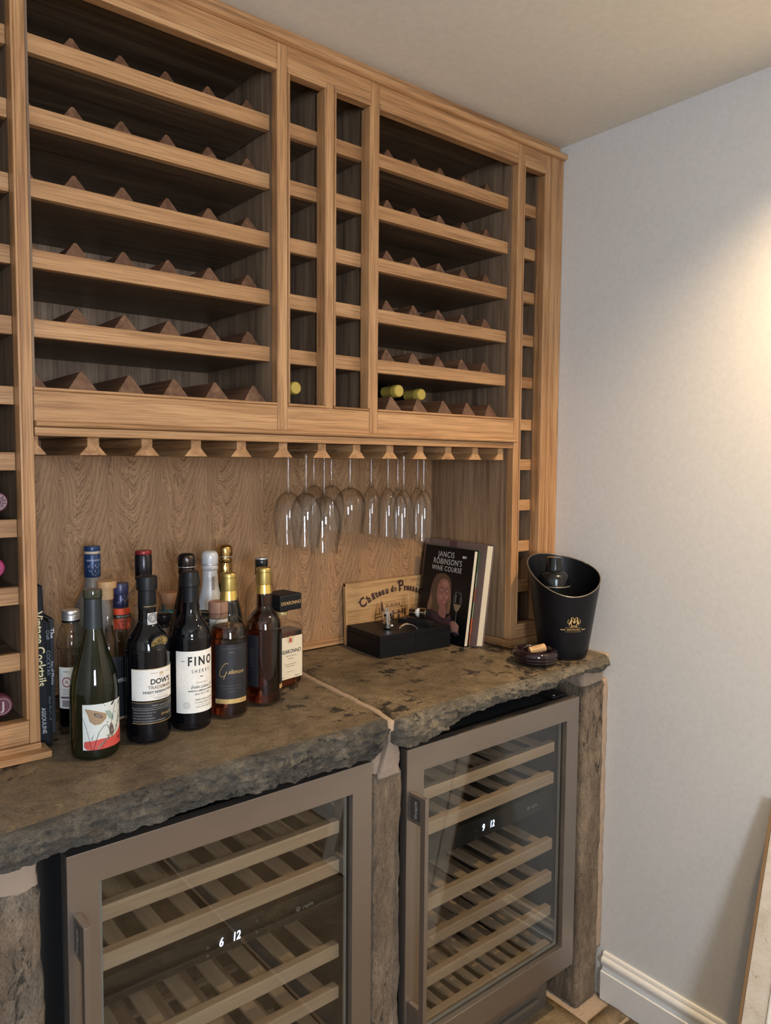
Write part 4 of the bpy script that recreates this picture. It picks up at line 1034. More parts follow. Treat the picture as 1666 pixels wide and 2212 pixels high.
pb = smoothprof(base(.0370)+[(.0380, .03), (.0385, .170), (.0370, .196), (.0300, .218), (.0190, .232), (.0140, .240), (.0135, .252)])
t = bottle('spirit_bottle', -.0980, .1720, 'clear round-shouldered bottle with ribbed black screw cap behind amber whisky', 0, pb, CLR)
cap(t, 'screw_cap', [(.0140, .2470), (.0152, .2473), (.0152, .2640), (.0146, .2645), (.0152, .2655), (.0146, .2665), (.0152, .2675), (.0146, .2685), (.0152, .2695), (.0152, .2830), (.0148, .2835)], plain('black_screw_cap', (.010, .013, .016), .25))
cap(t, 'cap_rim', [(.0140, .2836), (.0154, .2838), (.0154, .2865), (.0144, .2875), (.0005, .2872)], SILVER)

# books at the left -----------------------------------------------------
def book(name, label, x0, x1, y0, y1, h, lean, cover, pages=None, spine_front=True, z=ZT0, cat='book', extra=None):
    """upright book between x0 and x1 at its foot; lean tips it along +X; spine towards -Y when spine_front"""
    t = thing(name, (x0, y0, z), label, cat); t.rotation_euler = (0, lean, 0)
    W, D = x1-x0, y1-y0; th = .0022; m = MB()
    m.box(0, th, 0, D, 0, h).box(W-th, W, 0, D, 0, h)
    if spine_front: m.box(th, W-th, 0, th, 0, h)
    else: m.box(th, W-th, D-th, D, 0, h)
    obj('cover', m, cover, t, world=False, bevel=.0006)
    y_a, y_b = (th, D-.004) if spine_front else (.004, D-th)
    obj('page_block', MB().box(th, W-th, y_a, y_b, .003, h-.003), pages or PAGES, t, world=False)
    return t
PAGES = plain('book_pages', (.66, .60, .46), .8, 0, .2, 0, None, (900, .3, .0005))
BLKCOV = plain('black_cloth_cover', (.005, .007, .010), .6, 0, .3)
SP = lambda x, y, z: FR(x, y, z) @ Matrix.Rotation(-PI/2, 4, 'Z')
t = book('book', 'tall black book with cream Vintage Cocktails spine beside the left rack', -.6310, -.6100, .035, .270, .2890, R(-1.9), BLKCOV)
P = Print().t('Vintage Cocktails', 0, 0, .0225, 0, offset=.0003, sx=.86, align='CENTER').flat('spine_title', [plain('cream_ink', (.72, .64, .38), .6)], t, SP(.0100, -.0004, .176))
Print().t('ASSOULINE', 0, 0, .0098, 0, sx=.95).flat('spine_imprint', [plain('white_ink', (.62, .64, .68), .5)], t, SP(.0105, -.0004, .045))
t = book('book', 'slim black book with The Craft of the Cocktail spine', -.6070, -.5968, .075, .250, .2150, 0, BLKCOV)
Print().t('Craft', -.052, .000, .0085, 0, shear=.3).t('COCKTAIL', .002, 0, .0098, 0, sx=.95, space=1.1).flat('spine_title', [plain('grey_blue_ink', (.25, .29, .33), .6)], t, SP(.0050, -.0004, .140))
Print().t('Dale DeGroff', 0, 0, .0080, 0, shear=.4).flat('spine_author', [plain('grey_blue_ink', (.25, .29, .33), .6)], t, SP(.0050, -.0004, .055))
t = book('book', 'short dark book with partly hidden white title behind silver-capped bottle', -.5962, -.5868, .090, .250, .2170, 0, plain('dark_cover', (.016, .018, .022), .55))
Print().t('The', -.060, 0, .0120, 0, offset=.0002).t('Joy of Mixing', .015, 0, .0085, 0).flat('spine_title', [plain('white_ink', (.62, .64, .68), .5)], t, SP(.0047, -.0004, .130))

# bottles lying in the racks -----------------------------------------------
def lying(x, y, z, label, mat, r=.0145, print_=None, group=None, glass=None):
    t = thing('wine_bottle', (x, y, z), label, 'bottle', group)
    g = glass or BLKGLOSS
    p = smoothprof([(.0136, .004), (.0138, .060), (.0150, .085), (.0240, .115), (.0345, .145), (.0365, .165), (.0365, .240)])
    p = [(r_, zz) for r_, zz in p]+[(.030, .2465), (.0005, .247)]
    def lay(pr_, seg=40):
        m = MB().lathe(pr_, seg); m.v = [(a, c, b) for a, b, c in m.v]; return m
    obj('glass_body', lay(p), g, t, world=False, smooth=True)
    c = obj('capsule', lay([(.0005, -.0012), (r-.0025, -.0014), (r-.0008, 0), (r, .0025), (r, .014), (r+.0005, .016), (r-.0002, .018), (.0142, .0560)]), mat, t, world=False, smooth='auto')
    if print_: print_.flat('capsule_print', [plain('pale_cap_ink', (.45, .36, .38), .5)], c, FR(0, -.0019, 0))
    return t
YEL = plain('mustard_capsule', (.50, .37, .07), .4)
zz = ZRT+.0385
lying(-.0860, .040, ZRT+.0385, 'yellow-capped bottle lying in the narrow centre column', YEL, .0140)
lying(.2300, .062, 1.6215, 'left of two yellow-capped bottles on the lowest right shelf', YEL, .0155)
lying(.3160, .074, 1.6190, 'right of two yellow-capped bottles on the lowest right shelf', YEL, .0150)
PUR = plain('plum_capsule', (.095, .022, .040), .4)
P = Print()
for i in range(12):
    a = PI/2-i*2*PI/12; P.t('CAVANDOR KOV'[i], math.cos(a)*.0108, math.sin(a)*.0108, .0052, 0, rot=a-PI/2)
P.g(ell_geo(0, 0, .0140, .0140, 30, 0, .96)); P.g(ell_geo(0, 0, .0070, .0070, 24, 0, .93))
lying(-.6950, .004, RT[7]+.0320, 'plum-capped bottle with ring of letters, top one in left rack', PUR, .0170, P)
lying(-.7010, .010, RT[8]+.0380, 'magenta-capped bottle, middle one in left rack', plain('magenta_capsule', (.26, .012, .085), .4), .0170)
lying(-.6960, .006, .9905+.0345, 'plum-capped bottle with large letter, lowest in left rack', PUR, .0180, Print().t('J', .002, 0, .020, 0, offset=.0004).g(ell_geo(0, 0, .0135, .0135, 30, 0, .95)))

# ================================================================== HANGING GLASSES
GLASS = edge_glass('stemware_glass', (.985, .985, .98), (.30, .30, .29), .72, 1.6, 1.5)
def stem_glass(name, prof_bowl, footr, hstem, label, x, y, group):
    """hangs upside down: foot at the top (z=0) and the bowl below"""
    t = thing(name, (x, y, 1.4698), label, 'glass', group)
    obj('foot', MB().lathe([(.0005, .0012), (footr*.97, .0012), (footr, .0002), (footr*.9, -.0006), (footr*.30, -.0035), (.0050, -.0070), (.0036, -.0110)], 36, cap0=False, cap1=False), GLASS, t, world=False, smooth=True)
    obj('stem', MB().lathe(smoothprof([(.0036, -.0110), (.0030, -.030), (.0028, -hstem*.6), (.0034, -hstem*.85), (.0050, -hstem), (.0075, -hstem-.006), (.0005, -hstem-.010)]), 20, cap0=False), GLASS, t, world=False, smooth=True)
    obj('bowl', MB().lathe([(r, -hstem-.004-z) for r, z in smoothprof(prof_bowl)], 48, cap0=False, cap1=False), GLASS, t, world=False, smooth=True)
    return t
def wineprof(R_, H): return [(.0050, 0), (R_*.55, H*.07), (R_*.88, H*.22), (R_, H*.42), (R_*.96, H*.62), (R_*.84, H*.85), (R_*.76, H)]
def fluteprof(R_, H): return [(.0045, 0), (R_*.50, H*.09), (R_*.85, H*.24), (R_, H*.45), (R_*.97, H*.75), (R_*.88, H)]
def wg(x, y, rad, join, rim, label): return stem_glass('wine_glass', wineprof(rad, join-rim), .0330, 1.4698-join-.004, label, x, y, 'glasses hanging from the oak runners')
def fl_(x, y, rad, join, rim, label): return stem_glass('champagne_flute', fluteprof(rad, join-rim), .0275, 1.4698-join-.004, label, x, y, 'glasses hanging from the oak runners')
wg(-.080, .0816, .0345, 1.3760, 1.2520, 'leftmost hanging wine glass, furthest back in its slot')
wg(-.080, .0080, .0345, 1.3770, 1.2540, 'second hanging wine glass from the left, near the front edge')
wg(.0195, .0828, .0405, 1.3640, 1.2260, 'largest hanging wine glass, lowest rim of all')
wg(.119, .2750, .0330, 1.3830, 1.2650, 'hanging wine glass seen behind between the two front left ones')
wg(.119, .1950, .0330, 1.3850, 1.2650, 'hanging wine glass half hidden behind the largest one')
wg(.119, .1150, .0395, 1.3815, 1.2670, 'round hanging wine glass right of the largest one')
fl_(.218, .1562, .0255, 1.3830, 1.2560, 'leftmost hanging champagne flute beside the round wine glass')
fl_(.218, .0880, .0260, 1.3811, 1.2540, 'second hanging champagne flute from the left')
fl_(.3155, .1650, .0255, 1.3753, 1.2400, 'hanging champagne flute behind the middle pair')
fl_(.218, .0270, .0260, 1.3772, 1.2545, 'front hanging champagne flute of the middle pair')
fl_(.4135, .1950, .0255, 1.3750, 1.2420, 'hanging champagne flute behind the rightmost one')
fl_(.3155, .0612, .0265, 1.3744, 1.2385, 'rightmost hanging champagne flute above the books')

# ================================================================== RIGHT SIDE OF COUNTER
# crate board leaning on the panel
BX0, BX1, BZ = .2475, .545, .172
t = thing('crate_board', (BX0, .3010, ZT0), 'pine wine crate end printed with a château, leaning on panel', 'board'); t.rotation_euler = (R(-2.5), 0, 0)
W = BX1-BX0
obj('board', MB().box(0, W, 0, .009, 0, BZ), PINX, t, world=False, bevel=.0008)
obj('edge_strip', MB().box(.0, W-.0, -.0004, .0092, BZ-.0075, BZ+.001), PINX, t, world=False, bevel=.0006)
obj('edge_strip', MB().box(.228, .243, -.0012, 0, .001, BZ-.008), oak('z', 'pine'), t, world=False)
obj('edge_strip', MB().box(-.0015, .0045, -.0006, .0094, 0, BZ-.0076), oak('z', 'pine'), t, world=False)
P = Print()
# arched blackletter-like title
word = [('C', .060, .112, .034, .55), ('h', .082, .120, .026, .45), ('â', .098, .127, .024, .38), ('t', .110, .131, .024, .32), ('e', .121, .134, .024, .26), ('a', .134, .137, .024, .2), ('u', .149, .139, .024, .12),
        ('d', .169, .141, .022, .05), ('e', .181, .141, .020, 0), ('P', .203, .147, .040, 0), ('r', .219, .141, .024, -.02), ('e', .230, .140, .024, -.05), ('s', .241, .138, .024, -.08), ('s', .252, .135, .024, -.12), ('a', .264, .131, .024, -.18), ('c', .277, .126, .026, -.22)]
for ch, x, y, s_, rt in word:
    P.t(ch, x, y, s_*1.15, 0, rot=rt, offset=.0012, sx=.86)
    c_, q_ = math.cos(rt), math.sin(rt); d_ = s_*.20     # pointed feet and heads of the broken letters
    if ch in 'CPhtr': P.g(poly_geo([(x+dx*c_-dy*q_, y+dx*q_+dy*c_) for dx, dy in ((-.30*s_-.002, d_*2.1), (-.30*s_+.003, d_*1.6), (-.30*s_, d_*.8))]), 0)
    P.g(poly_geo([(x+dx*c_-dy*q_, y+dx*q_+dy*c_) for dx, dy in ((-.0035, -d_-.0010), (0, -d_-.0040), (.0035, -d_-.0010), (0, -d_+.0020))]), 0)
LN = lambda pts, wd=.0013: P.g(stroke_geo(pts, wd), 0)
# château drawing
LN([(.104, .073), (.112, .108), (.124, .073)]); LN([(.119, .075), (.127, .116), (.137, .074)], .0012); P.g(poly_geo([(.126, .080), (.128, .112), (.137, .074)]), 0)
LN([(.104, .073), (.104, .040)]); LN([(.126, .073), (.126, .036)]); LN([(.102, .064), (.128, .066)], .0022); P.g(rect_geo(.111, .118, .040, .054), 0); LN([(.102, .074), (.128, .074)])
LN([(.132, .072), (.146, .092), (.196, .094), (.205, .084)]); LN([(.130, .066), (.210, .071)], .0022); LN([(.130, .066), (.130, .038)])
for x in (.147, .170, .192):
    P.g(poly_geo([(x-.005, .071), (x, .080), (x+.005, .071)]), 0); P.g(rect_geo(x-.0035, x+.0035, .044, .066), 0); P.g(rect_geo(x-.005, x+.005, .050, .054), 0)
for x in (.148, .166, .182, .195): LN([(x, .092), (x, .099)]); P.g(ell_geo(x, .098, .0018, .0012, 8), 0)
for x in (.160, .180): P.g(ell_geo(x, .080, .001, .0015, 8), 0)
LN([(.205, .078), (.212, .120), (.219, .078)]); LN([(.204, .078), (.222, .079)], .0018); LN([(.206, .078), (.206, .060)]); LN([(.219, .078), (.219, .055)]); P.g(rect_geo(.205, .210, .068, .074), 0); P.g(rect_geo(.214, .219, .060, .077), 0)
P.g(poly_geo([(.208, .050), (.216, .057), (.252, .060), (.245, .052)]), 1); LN([(.208, .050), (.252, .060)]); LN([(.212, .050), (.212, .030)]); LN([(.246, .052), (.246, .034)])
for x in (.218, .227, .236): P.g(rect_geo(x, x+.003, .034, .043), 0)
P.g(rect_geo(.080, .124, .038, .043), 1); LN([(.080, .038), (.124, .038)]); LN([(.080, .036), (.080, .006)]); LN([(.080, .006), (.124, .020)]); LN([(.085, .000), (.124, .014)])
for x in (.083, .098, .110): P.g(rect_geo(x, x+.004, .016, .028), 0)
LN([(.150, .036), (.205, .040), (.250, .026)]); LN([(.135, .038), (.205, .041)], .0040); P.t('GRAND CRU', .175, .006, .013, 0); P.t('S', .245, .010, .014, 0)
for x in (.140, .152, .176, .190, .200): P.g(rect_geo(x, x+.003, .026, .036), 0)
P.flat('board_print', [plain('burnt_brown_ink', (.055, .022, .014), .7), plain('burnt_hatch', (.13, .065, .035), .7)], t, FR(0, -.0016, 0))

# black presentation box
BOX = plain('black_box_card', (.004, .0045, .006), .5, 0, .25)
t = thing('gift_box', (.2316, .1310, ZT0), 'low matt black presentation box in front of the crate board', 'box', None, R(-4.0))
for a, b in ((0, .1172), (.1180, .2400)):
    o = obj('box_half', MB().box(a, b, 0, .163, 0, .0430).box(a, b, 0, .163, .0438, .0588), BOX, t, world=False, bevel=.0008)
obj('box_core', MB().box(.002, .238, .002, .161, .001, .0560), plain('box_core', (.006, .006, .007), .6), t, world=False)
ZB = ZT0+.0592
# pourer (upright chrome stopper) on the box
t = thing('bottle_stopper', (.3020, .1880, ZB), 'upright polished steel bottle pourer with jagged collar on black box', 'bar tool')
obj('collar', MB().lathe([(.0005, .0005), (.0100, .0005), (.0135, .004), (.0140, .0175), (.0135, .0180), (.0005, .018)], 36), CHROME, t, world=False, smooth='auto')
vs = []; fs = []; n = 24
for j in range(n+1):
    a = 2*PI*j/n; top = .043+.007*(1 if (j//3) % 2 else -1)+(.006 if j < 8 else 0)
    for r, z in ((.0118, .0176), (.0128, top), (.0118, top), (.0108, .0176)): vs.append((r*math.cos(a), r*math.sin(a), z))
for j in range(n):
    for q in range(3): fs.append((j*4+q, j*4+4+q, j*4+5+q, j*4+1+q))
obj('jagged_crown', MB().add(vs, fs), CHROME, t, world=False)
obj('knob', MB().lathe([(.0005, .0), (.0035, .001), (.0045, .004), (.0035, .007), (.0005, .008)], 20, c=(.006, -.0120, .006)), SILVER, t, world=False, smooth=True)
# arched foil cutter
t = thing('foil_cutter', (.3440, .1500, ZB), 'arched polished steel strip lying on front of black box', 'bar tool', None, R(-30))
vs = []; fs = []; n = 16
for i in range(n+1):
    a = R(150-120*i/n); x = .0290*math.cos(a); z = .0290*math.sin(a)-.0143
    for y_, dz in ((-.007, 0), (.007, 0), (.007, .0012), (-.007, .0012)): vs.append((x, y_, z+dz))
for i in range(n):
    for q in range(4): fs.append((i*4+q, i*4+(q+1) % 4, i*4+4+(q+1) % 4, i*4+4+q))
fs += [(0, 1, 2, 3), tuple(n*4+q for q in range(4))]
obj('arch_blade', MB().add(vs, fs), CHROME, t, world=False, smooth='auto')
# tray with chrome cylinder (wine thermometer collar)
t = thing('tool_stand', (.4130, .1930, ZB), 'small black stand on the gift box holding a chrome collar', 'stand', None, R(-76))
obj('stand_base', MB().box(-.055, .055, -.0150, .0150, 0, .0110), plain('black_stand', (.012, .012, .014), .35), t, world=False, bevel=.001)
obj('cradle', MB().box(-.030, .030, -.008, .008, .0110, .0150), plain('black_stand', (.012, .012, .014), .35), t, world=False, bevel=.001)
c = thing('wine_collar', (.4165, .1880, ZB+.0310), 'short chrome cylinder with white centre resting on the small stand', 'bar tool', None, R(-60))
def hcyl(x0, x1, r, r2=None): 
    m = MB().lathe([(.0005, x0), (r-.001, x0), (r, x0+.001), (r2 or r, x1-.001), ((r2 or r)-.001, x1), (.0005, x1)], 32); m.v = [(z, x, y) for x, y, z in m.v]; return m
obj('left_barrel', hcyl(-.026, -.004, .0135, .0150), CHROME, c, world=False, smooth='auto')
obj('centre_band', hcyl(-.004, .006, .0125), plain('white_plastic', (.70, .68, .64), .4), c, world=False, smooth='auto')
obj('right_barrel', hcyl(.006, .024, .0150, .0150), plain('brass_chrome', (.62, .55, .40), .12, 1.0), c, world=False, smooth='auto')
obj('end_cap', hcyl(.024, .028, .0120), BLKMAT, c, world=False, smooth='auto')

# leaning books at the right
LE = R(8.0)
t = book('book', 'black wine course book with portrait of a woman, leaning, front of the group', .4900, .5085, .080, .2800, .2720, LE, plain('gloss_black_cover', (.003, .0035, .005), .3, 0, .25), spine_front=False)
# cover art faces -X: u runs from the spine (back, +Y) to the fore edge (-Y)
CV = lambda: Matrix.Translation((-.0004, .1000, .136)) @ Matrix(((0, 0, -1, 0), (-1, 0, 0, 0), (0, 1, 0, 0), (0, 0, 0, 1)))
WH = plain('cover_white', (.66, .66, .64), .4)
P = Print().t('JANCIS', -.010, .113, .0235, 0, sx=.82, space=1.15).t('ROBINSON\'S', -.002, .092, .0235, 0, sx=.80, space=1.12).t('WINE COURSE', -.003, .072, .0200, 0, sx=.85, space=1.12).t('BBC', .064, .112, .0085, 0, offset=.0006, shear=.2)
P.t('ASSOCIATES', .020, -.118, .0060, 0, space=1.6)
P.flat('cover_title', [WH], t, CV())
SK, SKL, HAIR, HAIR2, CLO, CLO2 = plain('print_skin', (.30, .125, .095), .4), plain('print_skin_light', (.42, .20, .15), .4), plain('print_hair', (.10, .055, .035), .4), plain('print_hair_light', (.22, .12, .07), .4), plain('print_cloth', (.035, .018, .024), .4), plain('print_scarf', (.075, .035, .045), .4)
P = Print()
P.g(poly_geo(curve2([(-.012, .058), (-.040, .052), (-.056, .020), (-.060, -.020), (-.064, -.050), (-.040, -.056), (-.010, -.058), (.024, -.052), (.030, -.020), (.026, .020), (.018, .046), (-.002, .058)], 4)), 2)
P.g(poly_geo(curve2([(-.054, .000), (-.066, -.046), (-.052, -.056), (-.046, -.030)], 4)), 3); P.g(poly_geo(curve2([(.022, .020), (.030, -.020), (.028, -.052), (.016, -.050), (.020, -.020)], 4)), 3)
P.g(poly_geo(curve2([(-.014, -.040), (-.016, -.066), (.004, -.072), (.016, -.062), (.012, -.034)], 4)), 0)
P.g(poly_geo(curve2([(-.030, .020), (-.020, .038), (-.002, .044), (.014, .034), (.021, .012), (.019, -.014), (.008, -.034), (-.004, -.041), (-.018, -.034), (-.030, -.010), (-.030, .020)], 4)), 0)
P.g(poly_geo(curve2([(-.010, .034), (.004, .038), (.013, .026), (.002, .020), (-.012, .024)], 4)), 1); P.g(ell_geo(-.013, -.010, .008, .007, 14), 1); P.g(ell_geo(.011, -.008, .006, .006, 14), 1)
P.g(poly_geo([(.000, .006), (-.002, -.006), (.004, -.008), (.007, -.004)]), 1)
for ex in (-.013, .010): P.g(ell_geo(ex, .009, .0038, .0016, 12), 6); P.g(ell_geo(ex, .009, .0016, .0015, 10), 4); P.g(ell_geo(ex, .007, .0080, .0072, 22, 0, .93), 5); P.g(stroke_geo(curve2([(ex-.006, .015), (ex, .0175), (ex+.006, .015)]), .0012), 2)
P.g(poly_geo(curve2([(-.012, -.019), (0, -.023), (.012, -.018), (.002, -.028), (-.008, -.025)], 4)), 7); P.g(poly_geo(curve2([(-.008, -.0205), (0, -.0235), (.009, -.020), (.001, -.0255)], 3)), 6)
P.g(poly_geo(curve2([(-.080, -.100), (-.078, -.066), (-.050, -.052), (-.020, -.060), (.008, -.070), (.030, -.060), (.050, -.075), (.070, -.098), (.066, -.112), (.030, -.100), (.000, -.105), (-.040, -.106)], 4)), 4)
P.g(poly_geo(curve2([(-.040, -.058), (-.020, -.064), (.006, -.076), (.030, -.056), (.036, -.068), (.010, -.086), (-.020, -.082), (-.040, -.070)], 4)), 5)
P.g(poly_geo(curve2([(.012, -.076), (.032, -.070), (.040, -.096), (.030, -.108), (.016, -.100)], 4)), 5)
P.g(poly_geo(curve2([(.036, -.075), (.052, -.070), (.066, -.082), (.072, -.090), (.066, -.098), (.050, -.100), (.038, -.092)], 4)), 0)
for i in range(4): P.g(stroke_geo(curve2([(.046, -.074-i*.006), (.060, -.076-i*.006), (.072, -.084-i*.005)], 4), .0046), 1)
P.flat('cover_portrait', [SK, SKL, HAIR, HAIR2, CLO, CLO2, WH, plain('print_lips', (.35, .05, .05), .4)], t, Matrix.Translation((-.0003, 0, 0)) @ CV())
P = Print()
P.g(stroke_geo(curve2([(.046, .010), (.042, -.010), (.045, -.030), (.056, -.042), (.068, -.030), (.072, -.010), (.066, .012)], 5), .0011), 0); P.g(ell_geo(.056, .011, .0100, .0022, 20, 0, .85), 0)
P.g(poly_geo(curve2([(.0445, -.022), (.0445, -.030), (.056, -.0415), (.0685, -.030), (.0705, -.022)], 4)), 1); P.g(rect_geo(.0475, .0500, -.018, .004), 0); P.g(rect_geo(.0665, .0678, -.018, .000), 0)
P.g(stroke_geo([(.057, -.042), (.058, -.098)], .0013), 0); P.g(stroke_geo([(.040, -.103), (.056, -.099), (.078, -.104)], .0012), 0)
P.flat('cover_glass', [plain('print_grey', (.30, .31, .30), .4), plain('print_wine', (.24, .18, .09), .4)], t, Matrix.Translation((-.0008, 0, 0)) @ CV())
t = book('book', 'thin paperback with green and orange edge squeezed between two books', .5092, .5155, .083, .270, .2700, LE, plain('green_cover', (.10, .16, .07), .5), spine_front=False)
P = Print()
for i, (a, b, m_) in enumerate(((.0, .030, 0), (.030, .075, 1), (.075, .120, 2), (.120, .160, 0), (.160, .205, 2), (.205, .262, 3))):
    P.g(rect_geo(-.0028, .0024, a+.004, b+.004), m_)
P.flat('edge_print', [plain('rust_print', (.35, .09, .03), .5), plain('bright_orange_print', (.70, .13, .03), .5), plain('pale_green_print', (.24, .30, .18), .5), plain('leaf_green_print', (.06, .15, .05), .5)], t, FR(.0030, -.0004, 0))
t = book('book', 'largest book with mauve dust jacket, leaning against the oak side panel', .5162, .5462, .058, .3150, .2880, LE, plain('mauve_jacket', (.17, .115, .105), .4), spine_front=False)
P = Print().g(rect_geo(-.020, .010, .105, .1435), 0).g(ell_geo(-.060, .085, .020, .045, 20, .4, .93), 1).g(ell_geo(-.020, .080, .024, .048, 20, .2, .93), 1)
P.flat('jacket_print', [plain('plum_print', (.11, .045, .06), .4), plain('brown_print', (.11, .07, .06), .4)], t, Matrix.Translation((-.0004, .1285, .144)) @ Matrix(((0, 0, -1, 0), (-1, 0, 0, 0), (0, 1, 0, 0), (0, 0, 0, 1))))

# ice bucket with shaker
BKX, BKY, BH = .6535, -.1330, .1825
BUK = plain('satin_black_plastic', (.0035, .004, .006), .38, 0, .28)
vb = (.80, .60); vr = (.60, -.80)      # away from the viewer / to the right
t = thing('wine_bucket', (BKX, BKY, ZT0), 'black flared wine bucket with gold crest and BRETON FILS', 'bucket')
def rim(a):
    b = math.cos(a)*vb[0]+math.sin(a)*vb[1]; r_ = math.cos(a)*vr[0]+math.sin(a)*vr[1]
    return .2135+.040*b-.020*r_+.012*abs(r_)**2
def bucket_mesh():
    seg, nz = 72, 14; vs = []; fs = []
    for wall in (0, 1):
        for i in range(nz+1):
            for j in range(seg):
                a = 2*PI*j/seg; H = rim(a); z = (.001 if wall == 0 else .005)+(H-(.001 if wall == 0 else .005))*i/nz
                rr = .0640+(.0955-.0640)*(z/.215)**1.0-(.0022 if wall else 0)
                if wall == 0 and i == 0: rr -= .002
                vs.append((rr*math.cos(a), rr*math.sin(a), z))
    K = (nz+1)*seg
    for i in range(nz):
        for j in range(seg):
            j2 = (j+1) % seg
            fs.append((i*seg+j, i*seg+j2, (i+1)*seg+j2, (i+1)*seg+j)); fs.append((K+i*seg+j, K+(i+1)*seg+j, K+(i+1)*seg+j2, K+i*seg+j2))
    for j in range(seg): j2 = (j+1) % seg; fs.append((nz*seg+j, nz*seg+j2, K+nz*seg+j2, K+nz*seg+j))
    fs.append(tuple(range(seg))[::-1]); fs.append(tuple(K+j for j in range(seg))); return MB().add(vs, fs)
sx_shift = obj('bucket_shell', bucket_mesh(), BUK, t, world=False, smooth='auto')
rimt = MB(); rimt.tube([((.0640+.0315*(rim(a)/.215)-.0011)*math.cos(a), (.0640+.0315*(rim(a)/.215)-.0011)*math.sin(a), rim(a)) for a in [2*PI*j/72 for j in range(73)]], .0016, 8)
o = obj('rim', rimt, plain('worn_rim', (.22, .19, .14), .3, .6), t, world=False, smooth=True)
fb = lambda z: .0640+.0315*z/.215
P = Print().t('BRETON FILS', 0, 0, .0064, 0, offset=.0001, sx=.95).g(stroke_geo([(-.0215, .0055), (-.0215, -.0055), (.0215, -.0055), (.0215, .0055), (-.0215, .0055)], .0005)).g(stroke_geo([(-.034, 0), (-.0225, 0)], .0022)).g(stroke_geo([(.0225, 0), (.034, 0)], .0022)).g(stroke_geo(curve2([(-.010, .0060), (0, .0085), (.010, .0060)]), .0009))
for sg in (-1, 1):
    P.g(ell_geo(sg*.0095, .0205, .0028, .0058, 14, sg*.35)); P.g(ell_geo(sg*.0078, .0280, .0022, .0022, 12)); P.g(stroke_geo(curve2([(sg*.012, .016), (sg*.0165, .019), (sg*.0160, .026), (sg*.0135, .0275)]), .0013))
    P.g(stroke_geo([(sg*.008, .017), (sg*.005, .0105), (sg*.009, .009)], .0017)); P.g(stroke_geo([(sg*.011, .016), (sg*.0135, .0115)], .0017)); P.g(stroke_geo([(sg*.008, .024), (sg*.0035, .023)], .0014)); P.g(stroke_geo(curve2([(sg*.001, .0275), (sg*.004, .0330), (sg*.0085, .0325), (sg*.0085, .030)]), .0014))
P.g(ell_geo(0, .0215, .0030, .0042, 16)); P.g(stroke_geo(curve2([(-.008, .0115), (-.003, .0100), (0, .0115), (.003, .0100), (.008, .0115)]), .0014)); P.g(poly_geo([(-.002, .0265), (-.0026, .0300), (0, .0285), (.0026, .0300), (.002, .0265)]))
rot = facing(BKX, BKY, 0)
P.wrap('crest_print', [GOLDINK], t, .08, .083, rot+R(20), .0008, rfn=fb)
t = thing('cocktail_shaker', (.6350, -.1120, ZT0+.0055), 'black cocktail shaker standing inside the wine bucket', 'shaker')
SHK = plain('gloss_black_shaker', (.006, .007, .008), .2, 0, .5)
obj('tumbler', MB().lathe(smoothprof([(.0005, .0), (.028, .001), (.0310, .010), (.0380, .110), (.0415, .178)], 4)+[(.0005, .179)], 40), SHK, t, world=False, smooth='auto')
obj('strainer_top', MB().lathe([(.0410, .180), (.0435, .1805), (.0435, .1825), (.0415, .1840), (.0410, .2000), (.0385, .2100), (.0320, .2170), (.0235, .2200), (.0215, .2225)], 40, cap0=True), SHK, t, world=False, smooth='auto')
obj('shaker_cap', MB().lathe([(.0225, .2215), (.0232, .2225), (.0225, .2250), (.0218, .2270), (.0208, .2530), (.0190, .2570), (.0005, .2578)], 40), SHK, t, world=False, smooth='auto')
obj('shaker_rim', MB().lathe([(.0434, .1795), (.0442, .1800), (.0442, .1822), (.0434, .1828)], 40, cap0=False, cap1=False), plain('worn_rim', (.22, .19, .14), .3, .6), t, world=False, smooth=True)

# ashtray-like dish with cork
DSH = plain('aubergine_glaze', (.014, .006, .009), .07, 0, .5, .3)
t = thing('round_dish', (.5250, -.1430, ZT0), 'small dark aubergine glazed dish with ribbed rounded sides', 'dish')
dp = [(.0005, .0005), (.0400, .0005), (.0470, .0030), (.0530, .0060), (.0555, .0090), (.0545, .0108), (.0575, .0130), (.0585, .0165), (.0572, .0190), (.0587, .0215), (.0590, .0260), (.0570, .0320), (.0520, .0365), (.0465, .0370), (.0425, .0340), (.0410, .0280), (.0405, .0150), (.0380, .0110), (.0005, .0100)]
obj('bowl', MB().lathe(dp, 64), DSH, t, world=False, smooth='auto')
ck = MB(); seg = 28
vs = []; fs = []; prf = [(.0095, 0), (.0108, .001), (.0112, .004), (.0112, .040), (.0108, .043), (.0095, .044)]
for r, z in prf:
    for j in range(seg): a = 2*PI*j/seg; vs.append((z-.022, r*math.cos(a), r*math.sin(a)))
for i in range(5):
    for j in range(seg): j2 = (j+1) % seg; fs.append((i*seg+j, i*seg+j2, (i+1)*seg+j2, (i+1)*seg+j))
fs += [tuple(range(seg))[::-1], tuple(5*seg+j for j in range(seg))]
t = thing('wine_cork', (.5270, -.1480, ZT0+.0345), 'used printed wine cork resting in the dark dish', 'cork', None, R(-28)); t.rotation_euler = (0, R(-12), R(-28))
obj('cork_body', ck.add(vs, fs), plain('light_cork', (.56, .36, .18), .8, 0, .3, 0, None, (320, .6, .002)), t, world=False, smooth='auto')
mb = MB()
def corkprint(geo):
    vs_, fs_ = geo; mb.add([(x, -(.0114)*math.cos(y/.0112), .0114*math.sin(y/.0112)) for x, y in vs_], fs_)
for iy in range(4):
    for ix in range(11): corkprint(stroke_geo([(-.018+ix*.0034, -.006+iy*.0030), (-.0163+ix*.0034, -.0045+iy*.0030), (-.0146+ix*.0034, -.006+iy*.0030)], .0006))
